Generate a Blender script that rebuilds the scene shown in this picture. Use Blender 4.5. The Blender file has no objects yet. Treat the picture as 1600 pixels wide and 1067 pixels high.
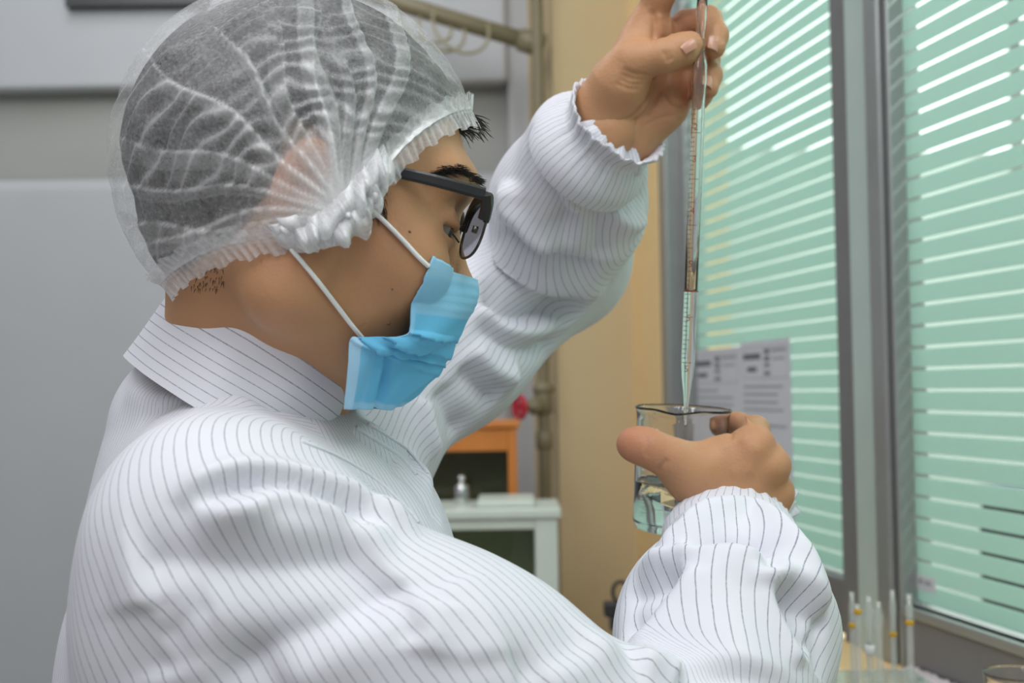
import bpy, math, random
import numpy as np
import openvdb
from mathutils import Vector, Matrix
from mathutils.bvhtree import BVHTree

random.seed(7)
rng = np.random.default_rng(7)
scene = bpy.context.scene
COL = scene.collection

# ------------------------------------------------------------------ camera
IW, IH, F = 1600.0, 1067.0, 2000.0
CAMZ = 1.12
PITCH, ROLL = math.radians(2.08), math.radians(0.9)
fw = Vector((0, math.cos(PITCH), math.sin(PITCH)))
rt0 = Vector((1, 0, 0)); up0 = Vector((0, -math.sin(PITCH), math.cos(PITCH)))
upv = up0 * math.cos(ROLL) + rt0 * math.sin(ROLL)
rtv = rt0 * math.cos(ROLL) - up0 * math.sin(ROLL)
CAM = Vector((0, 0, CAMZ))
cam_data = bpy.data.cameras.new('camera')
cam = bpy.data.objects.new('camera', cam_data); COL.objects.link(cam)
m = Matrix.Identity(4)
for i in range(3):
    m[i][0], m[i][1], m[i][2], m[i][3] = rtv[i], upv[i], -fw[i], CAM[i]
cam.matrix_world = m
cam_data.sensor_width = 36.0
cam_data.lens = F / IW * 36.0
cam_data.clip_start = 0.05
cam_data.dof.use_dof = True
cam_data.dof.focus_distance = 0.75
cam_data.dof.aperture_fstop = 8.0
scene.camera = cam

# ------------------------------------------------------------------ world, lamps, exposure
world = bpy.data.worlds.new('room_air'); scene.world = world
world.use_nodes = True
bg = world.node_tree.nodes['Background']
bg.inputs['Color'].default_value = (0.93, 0.96, 1.0, 1)
bg.inputs['Strength'].default_value = 0.41

def area(name, loc, target, sx, sy, power, col=(1, 1, 1)):
    l = bpy.data.lights.new(name, 'AREA'); l.shape = 'RECTANGLE'
    l.size, l.size_y, l.energy, l.color = sx, sy, power, col
    o = bpy.data.objects.new(name, l); COL.objects.link(o)
    o.location = loc
    o.rotation_euler = (Vector(target) - Vector(loc)).to_track_quat('-Z', 'Y').to_euler()
    return o
area('lamp_and_fill_light', (-0.40, 0.25, 2.6), (-0.20, 0.80, 1.0), 0.5, 1.3, 9, (0.97, 0.98, 1.0))
area('lamp_and_fill_light', (0.45, -0.3, 2.6), (0.25, 0.9, 0.9), 0.4, 1.2, 15, (0.97, 0.98, 1.0))
area('lamp_and_fill_light', (-0.9, 1.7, 2.6), (-0.6, 2.6, 1.0), 0.3, 1.2, 11, (0.97, 0.98, 1.0))

area('lamp_and_fill_light', (-0.95, -0.75, 2.4), (-0.25, 0.7, 0.95), 0.4, 1.2, 10.5, (1.0, 0.985, 0.97))  # added fill from front left behind the camera, lifting the near shoulder
UW_, NW_ = Vector((-.195, 1, 0)).normalized(), Vector((1, .195, 0)).normalized()
for u_ in (3.2, 1.7, .3):          # lamps of the room behind the window
    p_ = Vector((.77, 0, 0)) + UW_*u_ + NW_*1.3 + Vector((0, 0, 2.66))
    area('next_room_lamp_light', p_, p_ - Vector((0, 0, 1)), .25, 1.2, 62, (.95, 1, .98))
scene.view_settings.view_transform = 'Standard'
scene.view_settings.look = 'None'
scene.view_settings.exposure = 0.0
scene.view_settings.gamma = 1.0
scene.view_settings.use_curve_mapping = False

# ------------------------------------------------------------------ geometry helpers
def P(px, py, d):
    """point of the place seen at a photo pixel, d metres along the viewing axis"""
    return CAM + fw * d + rtv * ((px - 800.0) / F * d) + upv * ((533.5 - py) / F * d)
def ray(px, py):
    return (fw + rtv * ((px - 800.0) / F) + upv * ((533.5 - py) / F)).normalized()
def on_plane(px, py, pt, n):
    r = ray(px, py); t = (Vector(pt) - CAM).dot(n) / r.dot(n)
    return CAM + r * t
def A(v): return np.array(v, dtype=np.float64)

def link(name, me, mat=None, parent=None, smooth=True):
    o = bpy.data.objects.new(name, me); COL.objects.link(o)
    if mat is not None: me.materials.append(mat)
    if smooth and len(me.polygons): me.polygons.foreach_set('use_smooth', [True] * len(me.polygons))
    if parent is not None: o.parent = parent
    return o
def mesh_np(name, V, Fc, mat=None, parent=None, smooth=True, attrs=None):
    me = bpy.data.meshes.new(name)
    if isinstance(Fc, np.ndarray):
        nf, k = Fc.shape
        me.vertices.add(len(V)); me.vertices.foreach_set('co', np.asarray(V, np.float32).ravel())
        me.loops.add(nf * k); me.loops.foreach_set('vertex_index', Fc.astype(np.int32).ravel())
        me.polygons.add(nf); me.polygons.foreach_set('loop_start', np.arange(0, nf * k, k, dtype=np.int32))
        me.update(calc_edges=True)
    else:
        me.from_pydata([tuple(v) for v in V], [], Fc)
    me.validate()
    if attrs:
        for an, av in attrs.items():
            at = me.attributes.new(an, 'FLOAT', 'POINT'); at.data.foreach_set('value', np.asarray(av, np.float32))
    return link(name, me, mat, parent, smooth)
def tag(o, label, cat, group=None):
    o['label'] = label; o['category'] = cat
    if group: o['group'] = group
    return o
def struct(o):
    o['kind'] = 'structure'; return o
def empty(name, loc=(0, 0, 0)):
    o = bpy.data.objects.new(name, None); COL.objects.link(o); o.location = loc; o.empty_display_size = .02
    return o
def part_to(o, root):
    """parent a mesh built in world coordinates to an Empty that is placed elsewhere"""
    o.parent = root
    mw = Matrix.Translation(root.location)
    o.matrix_parent_inverse = mw.inverted()
    return o

class MB:
    """collects verts and faces of one mesh"""
    def __init__(s): s.v = []; s.f = []
    def add(s, v, f):
        n = len(s.v); s.v += [tuple(x) for x in v]; s.f += [tuple(i + n for i in q) for q in f]
    def hexa(s, c8): s.add(c8, [(0,3,2,1),(4,5,6,7),(0,1,5,4),(1,2,6,5),(2,3,7,6),(3,0,4,7)])
    def box(s, lo, hi, fr=None):
        x0,y0,z0 = lo; x1,y1,z1 = hi
        c = [(x0,y0,z0),(x1,y0,z0),(x1,y1,z0),(x0,y1,z0),(x0,y0,z1),(x1,y0,z1),(x1,y1,z1),(x0,y1,z1)]
        if fr is not None: c = [fr @ Vector(p) for p in c]
        s.hexa(c)
    def tube(s, pts, rad, n=12, caps=True):
        pts = [Vector(p) for p in pts]
        if not hasattr(rad, '__len__'): rad = [rad] * len(pts)
        t0 = (pts[1] - pts[0]).normalized()
        u = t0.orthogonal().normalized(); rings = []
        for i, p in enumerate(pts):
            t = (pts[min(i+1, len(pts)-1)] - pts[max(i-1, 0)]).normalized()
            u = (u - t * u.dot(t)).normalized(); w = t.cross(u)
            rings.append([p + (u * math.cos(2*math.pi*k/n) + w * math.sin(2*math.pi*k/n)) * rad[i] for k in range(n)])
        v = [q for r in rings for q in r]; f = []
        for i in range(len(pts)-1):
            for k in range(n):
                f.append((i*n+k, i*n+(k+1)%n, (i+1)*n+(k+1)%n, (i+1)*n+k))
        if caps:
            f.append(tuple(range(n-1, -1, -1))); f.append(tuple((len(pts)-1)*n + k for k in range(n)))
        s.add(v, f)
    def lathe(s, prof, base, axis=(0,0,1), n=32, ref=None):
        """prof: (radius, height) pairs along axis from base"""
        ax = Vector(axis).normalized(); u = (Vector(ref) if ref else ax.orthogonal()); u = (u - ax*u.dot(ax)).normalized(); w = ax.cross(u)
        v = []; f = []
        for r, h in prof:
            for k in range(n):
                a = 2*math.pi*k/n; v.append(Vector(base) + ax*h + (u*math.cos(a) + w*math.sin(a))*max(r, 1e-5))
        for i in range(len(prof)-1):
            for k in range(n):
                f.append((i*n+k, i*n+(k+1)%n, (i+1)*n+(k+1)%n, (i+1)*n+k))
        s.add(v, f)
    def build(s, name, mat, parent=None, smooth=False):
        me = bpy.data.meshes.new(name); me.from_pydata(s.v, [], s.f); me.validate(); me.update()
        o = link(name, me, mat, None, smooth)
        if parent is not None: part_to(o, parent)
        return o
def bevel(o, w, seg=2):
    md = o.modifiers.new('bevel', 'BEVEL'); md.width = w; md.segments = seg; md.limit_method = 'ANGLE'; md.angle_limit = math.radians(50); return o

def spline(pts, n):
    """Catmull-Rom through pts, n samples"""
    p = np.array([list(q) for q in pts], float); m_ = len(p)
    t = np.linspace(0, m_-1, n); i = np.clip(t.astype(int), 0, m_-2); f_ = (t - i)[:, None]
    g = lambda k: p[np.clip(k, 0, m_-1)]
    p0, p1, p2, p3 = g(i-1), g(i), g(i+1), g(i+2)
    return 0.5*((2*p1) + (-p0+p2)*f_ + (2*p0-5*p1+4*p2-p3)*f_**2 + (-p0+3*p1-3*p2+p3)*f_**3)

class SDF:
    """smooth blended solid on a voxel grid, meshed with quads"""
    def __init__(s, lo, hi, h):
        s.lo = A(lo); s.h = h; s.n = np.ceil((A(hi) - s.lo) / h).astype(int) + 1
        s.D = np.full(tuple(s.n), 0.5, np.float32)
        s.ax = [(s.lo[i] + h*np.arange(s.n[i])).astype(np.float32) for i in range(3)]
    def blk(s, lo, hi):
        a = np.clip(np.floor((lo - s.lo)/s.h).astype(int), 0, s.n); b = np.clip(np.ceil((hi - s.lo)/s.h).astype(int)+1, 0, s.n)
        sl = tuple(slice(a[i], b[i]) for i in range(3))
        return sl, s.ax[0][sl[0]][:, None, None], s.ax[1][sl[1]][None, :, None], s.ax[2][sl[2]][None, None, :]
    def put(s, sl, d, k, sub):
        D = s.D[sl]
        if D.size == 0: return
        if sub: D2 = -d; hh = np.maximum(k - np.abs(D - D2), 0)/k; s.D[sl] = np.maximum(D, D2) + hh*hh*k*.25
        else: hh = np.maximum(k - np.abs(D - d), 0)/k; s.D[sl] = np.minimum(D, d) - hh*hh*k*.25
    def cone(s, a, b, ra, rb=None, k=.01, sub=False):
        a, b = A(a), A(b); rb = ra if rb is None else rb
        mg = max(ra, rb) + k + 5*s.h
        sl, x, y, z = s.blk(np.minimum(a, b) - mg, np.maximum(a, b) + mg)
        ba = b - a; L = max(float(ba @ ba), 1e-12)
        t = np.clip(((x-a[0])*ba[0] + (y-a[1])*ba[1] + (z-a[2])*ba[2])/L, 0, 1)
        d = np.sqrt((x-a[0]-t*ba[0])**2 + (y-a[1]-t*ba[1])**2 + (z-a[2]-t*ba[2])**2) - (ra + (rb-ra)*t)
        s.put(sl, d.astype(np.float32), k, sub)
    def chain(s, pts, rads, k=.01):
        for i in range(len(pts)-1): s.cone(pts[i], pts[i+1], rads[i], rads[i+1], k)
    def ell(s, c, r, R=None, k=.01, sub=False):
        c, r = A(c), A(r); mg = r.max() + k + 5*s.h
        sl, x, y, z = s.blk(c - mg, c + mg)
        x, y, z = x-c[0], y-c[1], z-c[2]
        if R is not None:
            R = A(R)   # columns: local axes in world
            x, y, z = (x*R[0,0]+y*R[1,0]+z*R[2,0]), (x*R[0,1]+y*R[1,1]+z*R[2,1]), (x*R[0,2]+y*R[1,2]+z*R[2,2])
        k0 = np.sqrt((x/r[0])**2 + (y/r[1])**2 + (z/r[2])**2); k1 = np.sqrt((x/r[0]**2)**2 + (y/r[1]**2)**2 + (z/r[2]**2)**2)
        d = k0*(k0-1)/np.maximum(k1, 1e-6)
        s.put(sl, d.astype(np.float32), k, sub)
    def mesh(s):
        G = openvdb.FloatGrid(4*s.h); G.copyFromArray(np.clip(s.D, -4*s.h, 4*s.h), tolerance=1e-7)
        p, q = G.convertToQuads(0.0)
        return np.asarray(p, np.float64)*s.h + s.lo, np.asarray(q, np.int64)
def vnormals(V, Q):
    n = np.cross(V[Q[:,2]] - V[Q[:,0]], V[Q[:,3]] - V[Q[:,1]]); N = np.zeros_like(V)
    for k in range(4): np.add.at(N, Q[:,k], n)
    return N/np.maximum(np.linalg.norm(N, axis=1), 1e-12)[:, None]
def relax(V, Q, it=2, lam=.5):
    for _ in range(it):
        S = np.zeros_like(V); C = np.zeros(len(V))
        for k in range(4):
            j, l = Q[:,k], Q[:,(k+1)%4]
            np.add.at(S, j, V[l]); np.add.at(C, j, 1); np.add.at(S, l, V[j]); np.add.at(C, l, 1)
        V = V + lam*(S/np.maximum(C, 1)[:, None] - V)
    return V
def smooth_fields(X, Q, it):
    e = np.concatenate([np.stack([Q[:,k], Q[:,(k+1)%4]], 1) for k in range(4)]); n = len(X); i = np.concatenate([e[:,0], e[:,1]]); j = np.concatenate([e[:,1], e[:,0]])
    c = np.maximum(np.bincount(i, minlength=n), 1)
    for _ in range(it): X = np.stack([.4*X[:,k] + .6*np.bincount(i, X[j,k], n)/c for k in range(X.shape[1])], 1)
    return X
def poly_dist(V, pts):
    """distance of points to a polyline, the arc parameter 0..1 and the nearest point"""
    best = np.full(len(V), 1e9); par = np.zeros(len(V)); near = np.zeros_like(V); n = len(pts)-1
    for i in range(n):
        a, b = pts[i], pts[i+1]; ba = b-a; t = np.clip(((V-a) @ ba)/max(ba @ ba, 1e-12), 0, 1)
        q = a + t[:,None]*ba; d = np.linalg.norm(V-q, axis=1); w = d < best
        best[w] = d[w]; par[w] = (i+t[w])/n; near[w] = q[w]
    return best, par, near

# ------------------------------------------------------------------ material helpers
def mat(name, col, rough=.5, metal=0., spec=.5, **kw):
    mt = bpy.data.materials.new(name); mt.use_nodes = True
    b = mt.node_tree.nodes['Principled BSDF']
    b.inputs['Base Color'].default_value = (*col, 1); b.inputs['Roughness'].default_value = rough
    b.inputs['Metallic'].default_value = metal; b.inputs['Specular IOR Level'].default_value = spec
    for k, v in kw.items():
        b.inputs[k.replace('_', ' ')].default_value = v
    return mt
def nd(mt, typ, **kw):
    n = mt.node_tree.nodes.new(typ)
    for k, v in kw.items(): setattr(n, k, v)
    return n
def lk(mt, a, b): mt.node_tree.links.new(a, b)
def noisy(mt, col1, col2, scale=20., detail=4., bump=0., bscale=None, rough=None):
    """procedural mottling between two colours and an optional fine bump"""
    b = mt.node_tree.nodes['Principled BSDF']
    tc = nd(mt, 'ShaderNodeTexCoord'); n = nd(mt, 'ShaderNodeTexNoise'); n.inputs['Scale'].default_value = scale; n.inputs['Detail'].default_value = detail
    r = nd(mt, 'ShaderNodeMix', data_type='RGBA'); r.inputs['A'].default_value = (*col1, 1); r.inputs['B'].default_value = (*col2, 1)
    lk(mt, tc.outputs['Object'], n.inputs['Vector']); lk(mt, n.outputs['Fac'], r.inputs['Factor']); lk(mt, r.outputs['Result'], b.inputs['Base Color'])
    if bump:
        n2 = nd(mt, 'ShaderNodeTexNoise'); n2.inputs['Scale'].default_value = bscale or scale*4; n2.inputs['Detail'].default_value = 3
        bp = nd(mt, 'ShaderNodeBump'); bp.inputs['Strength'].default_value = bump; bp.inputs['Distance'].default_value = .002
        lk(mt, tc.outputs['Object'], n2.inputs['Vector']); lk(mt, n2.outputs['Fac'], bp.inputs['Height']); lk(mt, bp.outputs['Normal'], b.inputs['Normal'])
    return mt
def srgb(r, g, b):
    f_ = lambda c: (c/255/12.92) if c <= 10 else ((c/255+.055)/1.055)**2.4
    return (f_(r), f_(g), f_(b))
# ================================================================== THE ROOM
M_beige = mat('beige_paint', srgb(198, 178, 140), .7); noisy(M_beige, srgb(194, 174, 136), srgb(204, 184, 146), 6, bump=.15, bscale=160)
M_grey = mat('grey_panel_paint', srgb(176, 178, 182), .42); noisy(M_grey, srgb(170, 172, 176), srgb(180, 182, 186), 3)
M_dkgrey = mat('grey_recess_paint', srgb(124, 126, 122), .5); noisy(M_dkgrey, srgb(146, 147, 143), srgb(156, 157, 153), 5)
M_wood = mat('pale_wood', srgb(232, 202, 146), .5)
def wood_nodes(mt, c1, c2, sc=(4, 40, 40)):
    b = mt.node_tree.nodes['Principled BSDF']; tc = nd(mt, 'ShaderNodeTexCoord'); mp = nd(mt, 'ShaderNodeMapping'); mp.inputs['Scale'].default_value = sc
    n = nd(mt, 'ShaderNodeTexNoise'); n.inputs['Scale'].default_value = 1.5; n.inputs['Detail'].default_value = 6; n.inputs['Distortion'].default_value = .6
    mx = nd(mt, 'ShaderNodeMix', data_type='RGBA'); mx.inputs['A'].default_value = (*c1, 1); mx.inputs['B'].default_value = (*c2, 1)
    lk(mt, tc.outputs['Object'], mp.inputs['Vector']); lk(mt, mp.outputs['Vector'], n.inputs['Vector']); lk(mt, n.outputs['Fac'], mx.inputs['Factor']); lk(mt, mx.outputs['Result'], b.inputs['Base Color'])
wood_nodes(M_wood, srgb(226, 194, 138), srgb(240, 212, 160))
M_orange = mat('orange_varnished_wood', srgb(196, 120, 50), .35); wood_nodes(M_orange, srgb(184, 106, 42), srgb(210, 134, 62), (30, 30, 4))
M_alu = mat('grey_aluminium', srgb(150, 153, 152), .35, .5); noisy(M_alu, srgb(146, 149, 148), srgb(158, 161, 160), 20)
M_dkalu = mat('dark_grey_aluminium', srgb(112, 112, 113), .5); noisy(M_dkalu, srgb(108, 108, 109), srgb(118, 118, 119), 20)
M_pale = mat('pale_green_aluminium', srgb(172, 188, 182), .45); noisy(M_pale, srgb(168, 184, 178), srgb(178, 194, 188), 20)
M_wall2 = mat('next_room_wall', srgb(196, 204, 198), .7); noisy(M_wall2, srgb(174, 184, 178), srgb(186, 196, 190), 3)
M_floor = mat('floor_tile', srgb(150, 146, 138), .4); noisy(M_floor, srgb(140, 136, 128), srgb(160, 156, 148), 3)
M_white = mat('white_paint', srgb(226, 228, 226), .7); noisy(M_white, srgb(220, 222, 220), srgb(232, 234, 232), 4)

UW = Vector((-.195, 1, 0)).normalized(); NW = Vector((-1, -.195, 0)).normalized(); OW = Vector((.77, 0, 0))
FRW = Matrix(((UW.x, NW.x, 0, OW.x), (UW.y, NW.y, 0, OW.y), (0, 0, 1, 0), (0, 0, 0, 1)))       # along wall, into room, up
def wpt(px, py, off=0.): return on_plane(px, py, OW + NW*off, NW)
def wu(px, py=606, off=0.): return (wpt(px, py, off) - OW).dot(UW)
def wz(px, py, off=0.): return wpt(px, py, off).z
def wbox(name, u0, u1, n0, n1, z0, z1, mt, bev=0.):
    mb = MB(); mb.box((min(u0, u1), n0, z0), (max(u0, u1), n1, z1), FRW); o = mb.build(name, mt)
    if bev: bevel(o, bev)
    return o
uc = wu(1000); ul = wu(1042); ZB = CAMZ - .265; ZT = CAMZ + 1.05; ZS = CAMZ - .34
# window wall: bright strip beside the window, wall under and over it
struct(wbox('lit_wall_strip', uc - .0, ul, -.10, .012, 0, 2.75, M_wood))  # faces the lamp; that extra brightness is put into the paler wood colour
struct(wbox('wall_window', uc, -.6, -.12, -.004, 0, ZS - .02, M_beige))
struct(wbox('wall_window_upper', uc, -.6, -.12, .0, ZT + .06, 2.75, M_beige))
# end wall and the grey wall beyond
C0 = OW + UW*uc; EL = NW
mb = MB(); A0, B0 = C0 + UW*.0 + NW*-.2, C0 + NW*.172
mb.hexa([Vector((A0.x, A0.y, 0)), Vector((B0.x, B0.y, 0)), Vector((B0.x, B0.y, 0)) + UW*.25, Vector((A0.x, A0.y, 0)) + UW*.25] + [Vector((p.x, p.y, 2.75)) for p in (A0, B0, B0 + UW*.25, A0 + UW*.25)])
struct(mb.build('wall_end', M_beige))
GY = 2.80
def gz(py): return P(300, py, GY).z
def fbox(name, px0, px1, z0, z1, y0, y1, mt, bev=0.):
    x0, x1 = (px0-800)/F*GY, (px1-800)/F*GY
    mb = MB(); mb.box((x0, y0, z0), (x1, y1, z1)); o = mb.build(name, mt)
    if bev: bevel(o, bev, 6)
    return o
struct(fbox('wall_back', -900, 852, 0, 2.75, GY + .06, GY + .16, M_dkgrey))
lowp = struct(fbox('wall_back_lower_panel', -900, 800, 0, gz(272), GY, GY + .06, M_grey, .045))
upp = struct(fbox('wall_back_upper_panel', -900, 800, gz(132), 2.75, GY, GY + .06, M_grey, .012))
struct(fbox('trim_2', 800, 836, 0, 2.75, GY + .02, GY + .06, M_grey))
struct(fbox('trim_3', 110, 330, gz(6), gz(6) + .05, GY - .03, GY, mat('dark_rail', (.03, .03, .032), .4)))
mb = MB(); mb.box((-2.2, -1.5, -.05), (3.6, 3.2, 0)); struct(mb.build('floor', M_floor))
mb = MB(); mb.box((-2.2, -1.5, 0), (-2.1, 3.0, 2.75)); struct(mb.build('wall_left', M_grey))

# ---- the sliding window
M_glass = bpy.data.materials.new('window_glass'); M_glass.use_nodes = True
def thin_glass(mt, tint, ior=1.45):
    nt = mt.node_tree; nt.nodes.clear(); out = nd(mt, 'ShaderNodeOutputMaterial'); mx = nd(mt, 'ShaderNodeMixShader'); fr = nd(mt, 'ShaderNodeFresnel'); fr.inputs['IOR'].default_value = ior
    tr = nd(mt, 'ShaderNodeBsdfTransparent'); tr.inputs['Color'].default_value = (*tint, 1); gl = nd(mt, 'ShaderNodeBsdfGlossy'); gl.inputs['Roughness'].default_value = .02
    ge = nd(mt, 'ShaderNodeNewGeometry'); su = nd(mt, 'ShaderNodeMath', operation='SUBTRACT'); su.inputs[0].default_value = 1; mu = nd(mt, 'ShaderNodeMath', operation='MULTIPLY')
    lk(mt, ge.outputs['Backfacing'], su.inputs[1]); lk(mt, su.outputs[0], mu.inputs[0]); lk(mt, fr.outputs[0], mu.inputs[1])      # a pane reflects once, on entry
    lk(mt, mu.outputs[0], mx.inputs[0]); lk(mt, tr.outputs[0], mx.inputs[1]); lk(mt, gl.outputs[0], mx.inputs[2]); lk(mt, mx.outputs[0], out.inputs[0])
thin_glass(M_glass, (.93, .97, .95))
M_film = bpy.data.materials.new('frosted_green_film'); M_film.use_nodes = True
def film_nodes(mt):
    nt = mt.node_tree; nt.nodes.clear(); out = nd(mt, 'ShaderNodeOutputMaterial'); mx = nd(mt, 'ShaderNodeMixShader'); mx.inputs[0].default_value = .50
    df_ = nd(mt, 'ShaderNodeBsdfDiffuse'); tl = nd(mt, 'ShaderNodeBsdfTranslucent'); tc = nd(mt, 'ShaderNodeTexCoord'); n = nd(mt, 'ShaderNodeTexNoise'); n.inputs['Scale'].default_value = 400
    r = nd(mt, 'ShaderNodeMix', data_type='RGBA'); r.inputs['A'].default_value = (*srgb(188, 212, 204), 1); r.inputs['B'].default_value = (*srgb(198, 221, 213), 1)
    lk(mt, tc.outputs['Object'], n.inputs['Vector']); lk(mt, n.outputs['Fac'], r.inputs['Factor'])
    for b in (df_, tl): lk(mt, r.outputs['Result'], b.inputs['Color'])
    gl = nd(mt, 'ShaderNodeBsdfGlossy'); gl.inputs['Roughness'].default_value = .3; m2 = nd(mt, 'ShaderNodeMixShader'); m2.inputs[0].default_value = .04
    lk(mt, df_.outputs[0], mx.inputs[1]); lk(mt, tl.outputs[0], mx.inputs[2]); lk(mt, mx.outputs[0], m2.inputs[1]); lk(mt, gl.outputs[0], m2.inputs[2]); lk(mt, m2.outputs[0], out.inputs[0])
film_nodes(M_film)
PER, GAP = .0253, .0040
def sash(name, u0, u1, n0, rails):
    root = struct(empty(name, OW + UW*((u0+u1)/2) + Vector((0, 0, ZB))))
    part_to(wbox('glass_pane', u0, u1, n0 - .006, n0, ZB, ZT, M_glass), root)
    ref = None; k = 0; z = ZB + .004
    while z + PER < ZT:
        if ref is None:
            ref = wbox('frosted_band', u0, u1, n0 + .0003, n0 + .0011, z, z + PER - GAP, M_film); part_to(ref, root); z0 = z
        else:
            o = ref.copy(); COL.objects.link(o); o.location = ref.location + Vector((0, 0, z - z0))
        z += PER; k += 1
    for r in rails:
        part_to(wbox(*r), root)
    return root
u1l, u1r = wu(1064), wu(1316, 606, .0); u2l = wu(1414)
sash('window_1', u1l, u1r, -.035, [('sash_stile', u1l, wu(1052), -.055, -.015, ZB - .02, ZT, M_alu, .003), ('bottom_rail', u1l, u1r, -.055, -.012, ZS, ZB, M_dkalu, .004)])
sash('window_2', u2l, -.35, -.010, [('sash_stile', wu(1380), wu(1402), -.03, .016, ZS, ZT, M_alu, .004), ('sash_groove', wu(1402), wu(1409), -.03, .006, ZS, ZT, M_dkalu, .001), ('sash_bead', wu(1409), u2l, -.03, .012, ZS, ZT, M_alu, .003), ('bottom_rail', u2l, -.35, -.03, .010, ZS, ZB - .0, M_dkalu, .004), ('rail_lip', u2l, -.35, -.006, .014, ZB - .012, ZB, M_alu, .002)])
struct(wbox('trim_4', ul, wu(1053), -.06, .010, ZS, ZT, M_alu, .003))
struct(wbox('trim_5', u1r, wu(1346), -.055, .006, ZS, ZT, M_dkalu, .002))
struct(wbox('trim_6', wu(1346), wu(1380), -.05, .012, ZS, ZT, M_pale, .002))
for o in list(bpy.data.objects):
    if o.name.startswith('frosted_band') and o.parent is None: pass
# ---- the room behind the glass
mb = MB(); q0 = OW - NW*2.6; fr2 = FRW
struct(wbox('wall_outer', 4.5, -1.5, -2.75, -2.65, 0, 2.75, M_wall2))
struct(wbox('wall_outer_end', 4.5, 4.6, -2.75, -.12, 0, 2.75, M_wall2))
struct(wbox('ceiling', 4.6, -1.5, -2.75, -.12, 2.75, 2.80, M_white))
M_lampw = bpy.data.materials.new('lamp_tube_glow'); M_lampw.use_nodes = True
def glow(mt, s):
    nt = mt.node_tree; nt.nodes.clear(); out = nd(mt, 'ShaderNodeOutputMaterial'); e = nd(mt, 'ShaderNodeEmission'); e.inputs['Strength'].default_value = s; e.inputs['Color'].default_value = (.95, 1, .98, 1); lk(mt, e.outputs[0], out.inputs[0])
glow(M_lampw, 9)
for i, (u_, n_) in enumerate(((3.2, -1.3), (1.7, -1.3), (.3, -1.3))):
    r = tag(empty('ceiling_lamp', FRW @ Vector((u_, n_, 2.75))), ['fluorescent ceiling lamp behind the far end of the window', 'fluorescent ceiling lamp behind the middle of the window', 'fluorescent ceiling lamp behind the near window pane'][i], 'lamp', 'ceiling lamps of the next room')
    part_to(wbox('housing', u_ - .6, u_ + .6, n_ - .12, n_ + .12, 2.70, 2.75, M_white), r)
    part_to(wbox('diffuser', u_ - .58, u_ + .58, n_ - .10, n_ + .10, 2.69, 2.70, M_lampw), r)
M_day = bpy.data.materials.new('daylight_pane'); M_day.use_nodes = True; glow(M_day, 2.6)
w3 = struct(empty('window_3', FRW @ Vector((4.48, -1.3, 1.95))))
for i in range(4):
    n0 = -.25 - .6*i
    part_to(wbox('window_pane', 4.47, 4.48, n0 - .55, n0, 1.97, 2.65, M_day), w3)
    part_to(wbox('window_frame', 4.455, 4.485, n0 - .60, n0 - .55, 1.93, 2.69, M_alu), w3)
M_dark = mat('dark_teal_metal', srgb(46, 66, 70), .5); noisy(M_dark, srgb(40, 58, 62), srgb(54, 74, 78), 8)
def far_box(px0, px1, py0, py1, off, dep, name, label, cat):
    a = wpt(px0, py0, off); b = wpt(px1, py1, off); u0, u1 = (a-OW).dot(UW), (b-OW).dot(UW)
    r = tag(empty(name, FRW @ Vector(((u0+u1)/2, off, 0))), label, cat)
    part_to(wbox('carcass', u0, u1, off - dep, off, .02, a.z, M_dark, .01), r); part_to(wbox('worktop', u0 + .01, u1 - .01, off - dep - .01, off + .01, a.z, a.z + .02, M_dark), r)
    part_to(wbox('door', u0 - .02, u1 + .02, off, off + .015, .1, a.z - .05, M_dark, .004), r)
far_box(1530, 1680, 770, 900, -.9, .5, 'cabinet', 'dark teal cabinet in the next room seen through the clear window stripes', 'cabinet')

# ---- window bench
bench = tag(empty('window_bench', FRW @ Vector((1.1, .1, 0))), 'narrow pale wooden bench under the window', 'bench')
UE = wu(1262)
part_to(wbox('bench_top', UE, -.3, -.004, .19, ZS - .03, ZS, M_wood, .003), bench)
for u_ in (UE - .05, .5, -.2): part_to(wbox('leg', u_ - .025, u_ + .025, .02, .07, 0, ZS - .03, M_dkalu), bench)
# ---- papers taped to the glass
M_paper = mat('white_paper', srgb(200, 202, 208), .8); noisy(M_paper, srgb(196, 198, 204), srgb(206, 208, 214), 30)
M_ink = mat('printed_ink', srgb(104, 106, 114), .8); M_ink2 = mat('grey_print', srgb(158, 160, 167), .8)
def sheet(px0, px1, py_top, label, seed):
    u0, u1 = wu(px0, 640, -.033), wu(px1, 640, -.033); zt = wz(px1, py_top, -.033); zb = zt - .30; off = -.0325
    r = tag(empty('notice_sheet', FRW @ Vector(((u0+u1)/2, off, zb))), label, 'paper', 'notices on the window')
    part_to(wbox('sheet', u0, u1, off, off + .0006, zb, zt, M_paper), r)
    w = u0 - u1; rr = random.Random(seed)
    def bx(m, x0, x1, y0, y1): m.box((u0 - w*x1, off + .0007, zt - y1), (u0 - w*x0, off + .0009, zt - y0), FRW)
    mb = MB()
    for x0, x1, y0, y1 in ((.06, .42, .020, .030), (.14, .34, .042, .050), (.50, .60, .014, .022), (.50, .60, .026, .033), (.51, .59, .037, .043), (.50, .60, .050, .056)): bx(mb, x0, x1, y0, y1)
    part_to(mb.build('heading_print', M_ink), r)
    mb = MB()
    for x0, x1, y0, y1 in ((.64, .92, .014, .020), (.66, .90, .028, .032), (.04, .94, .060, .0612), (.04, .94, .010, .0112), (.47, .475, .010, .061), (.62, .625, .010, .061), (.94, .945, .01, .061), (.04, .045, .01, .061)): bx(mb, x0, x1, y0, y1)
    y = .072
    while y < .19:
        bx(mb, .05, .05 + rr.choice((.12, .5, .7, .86, .8)), y, y + .0042); y += .0125
    part_to(mb.build('body_print', M_ink2), r)
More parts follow.
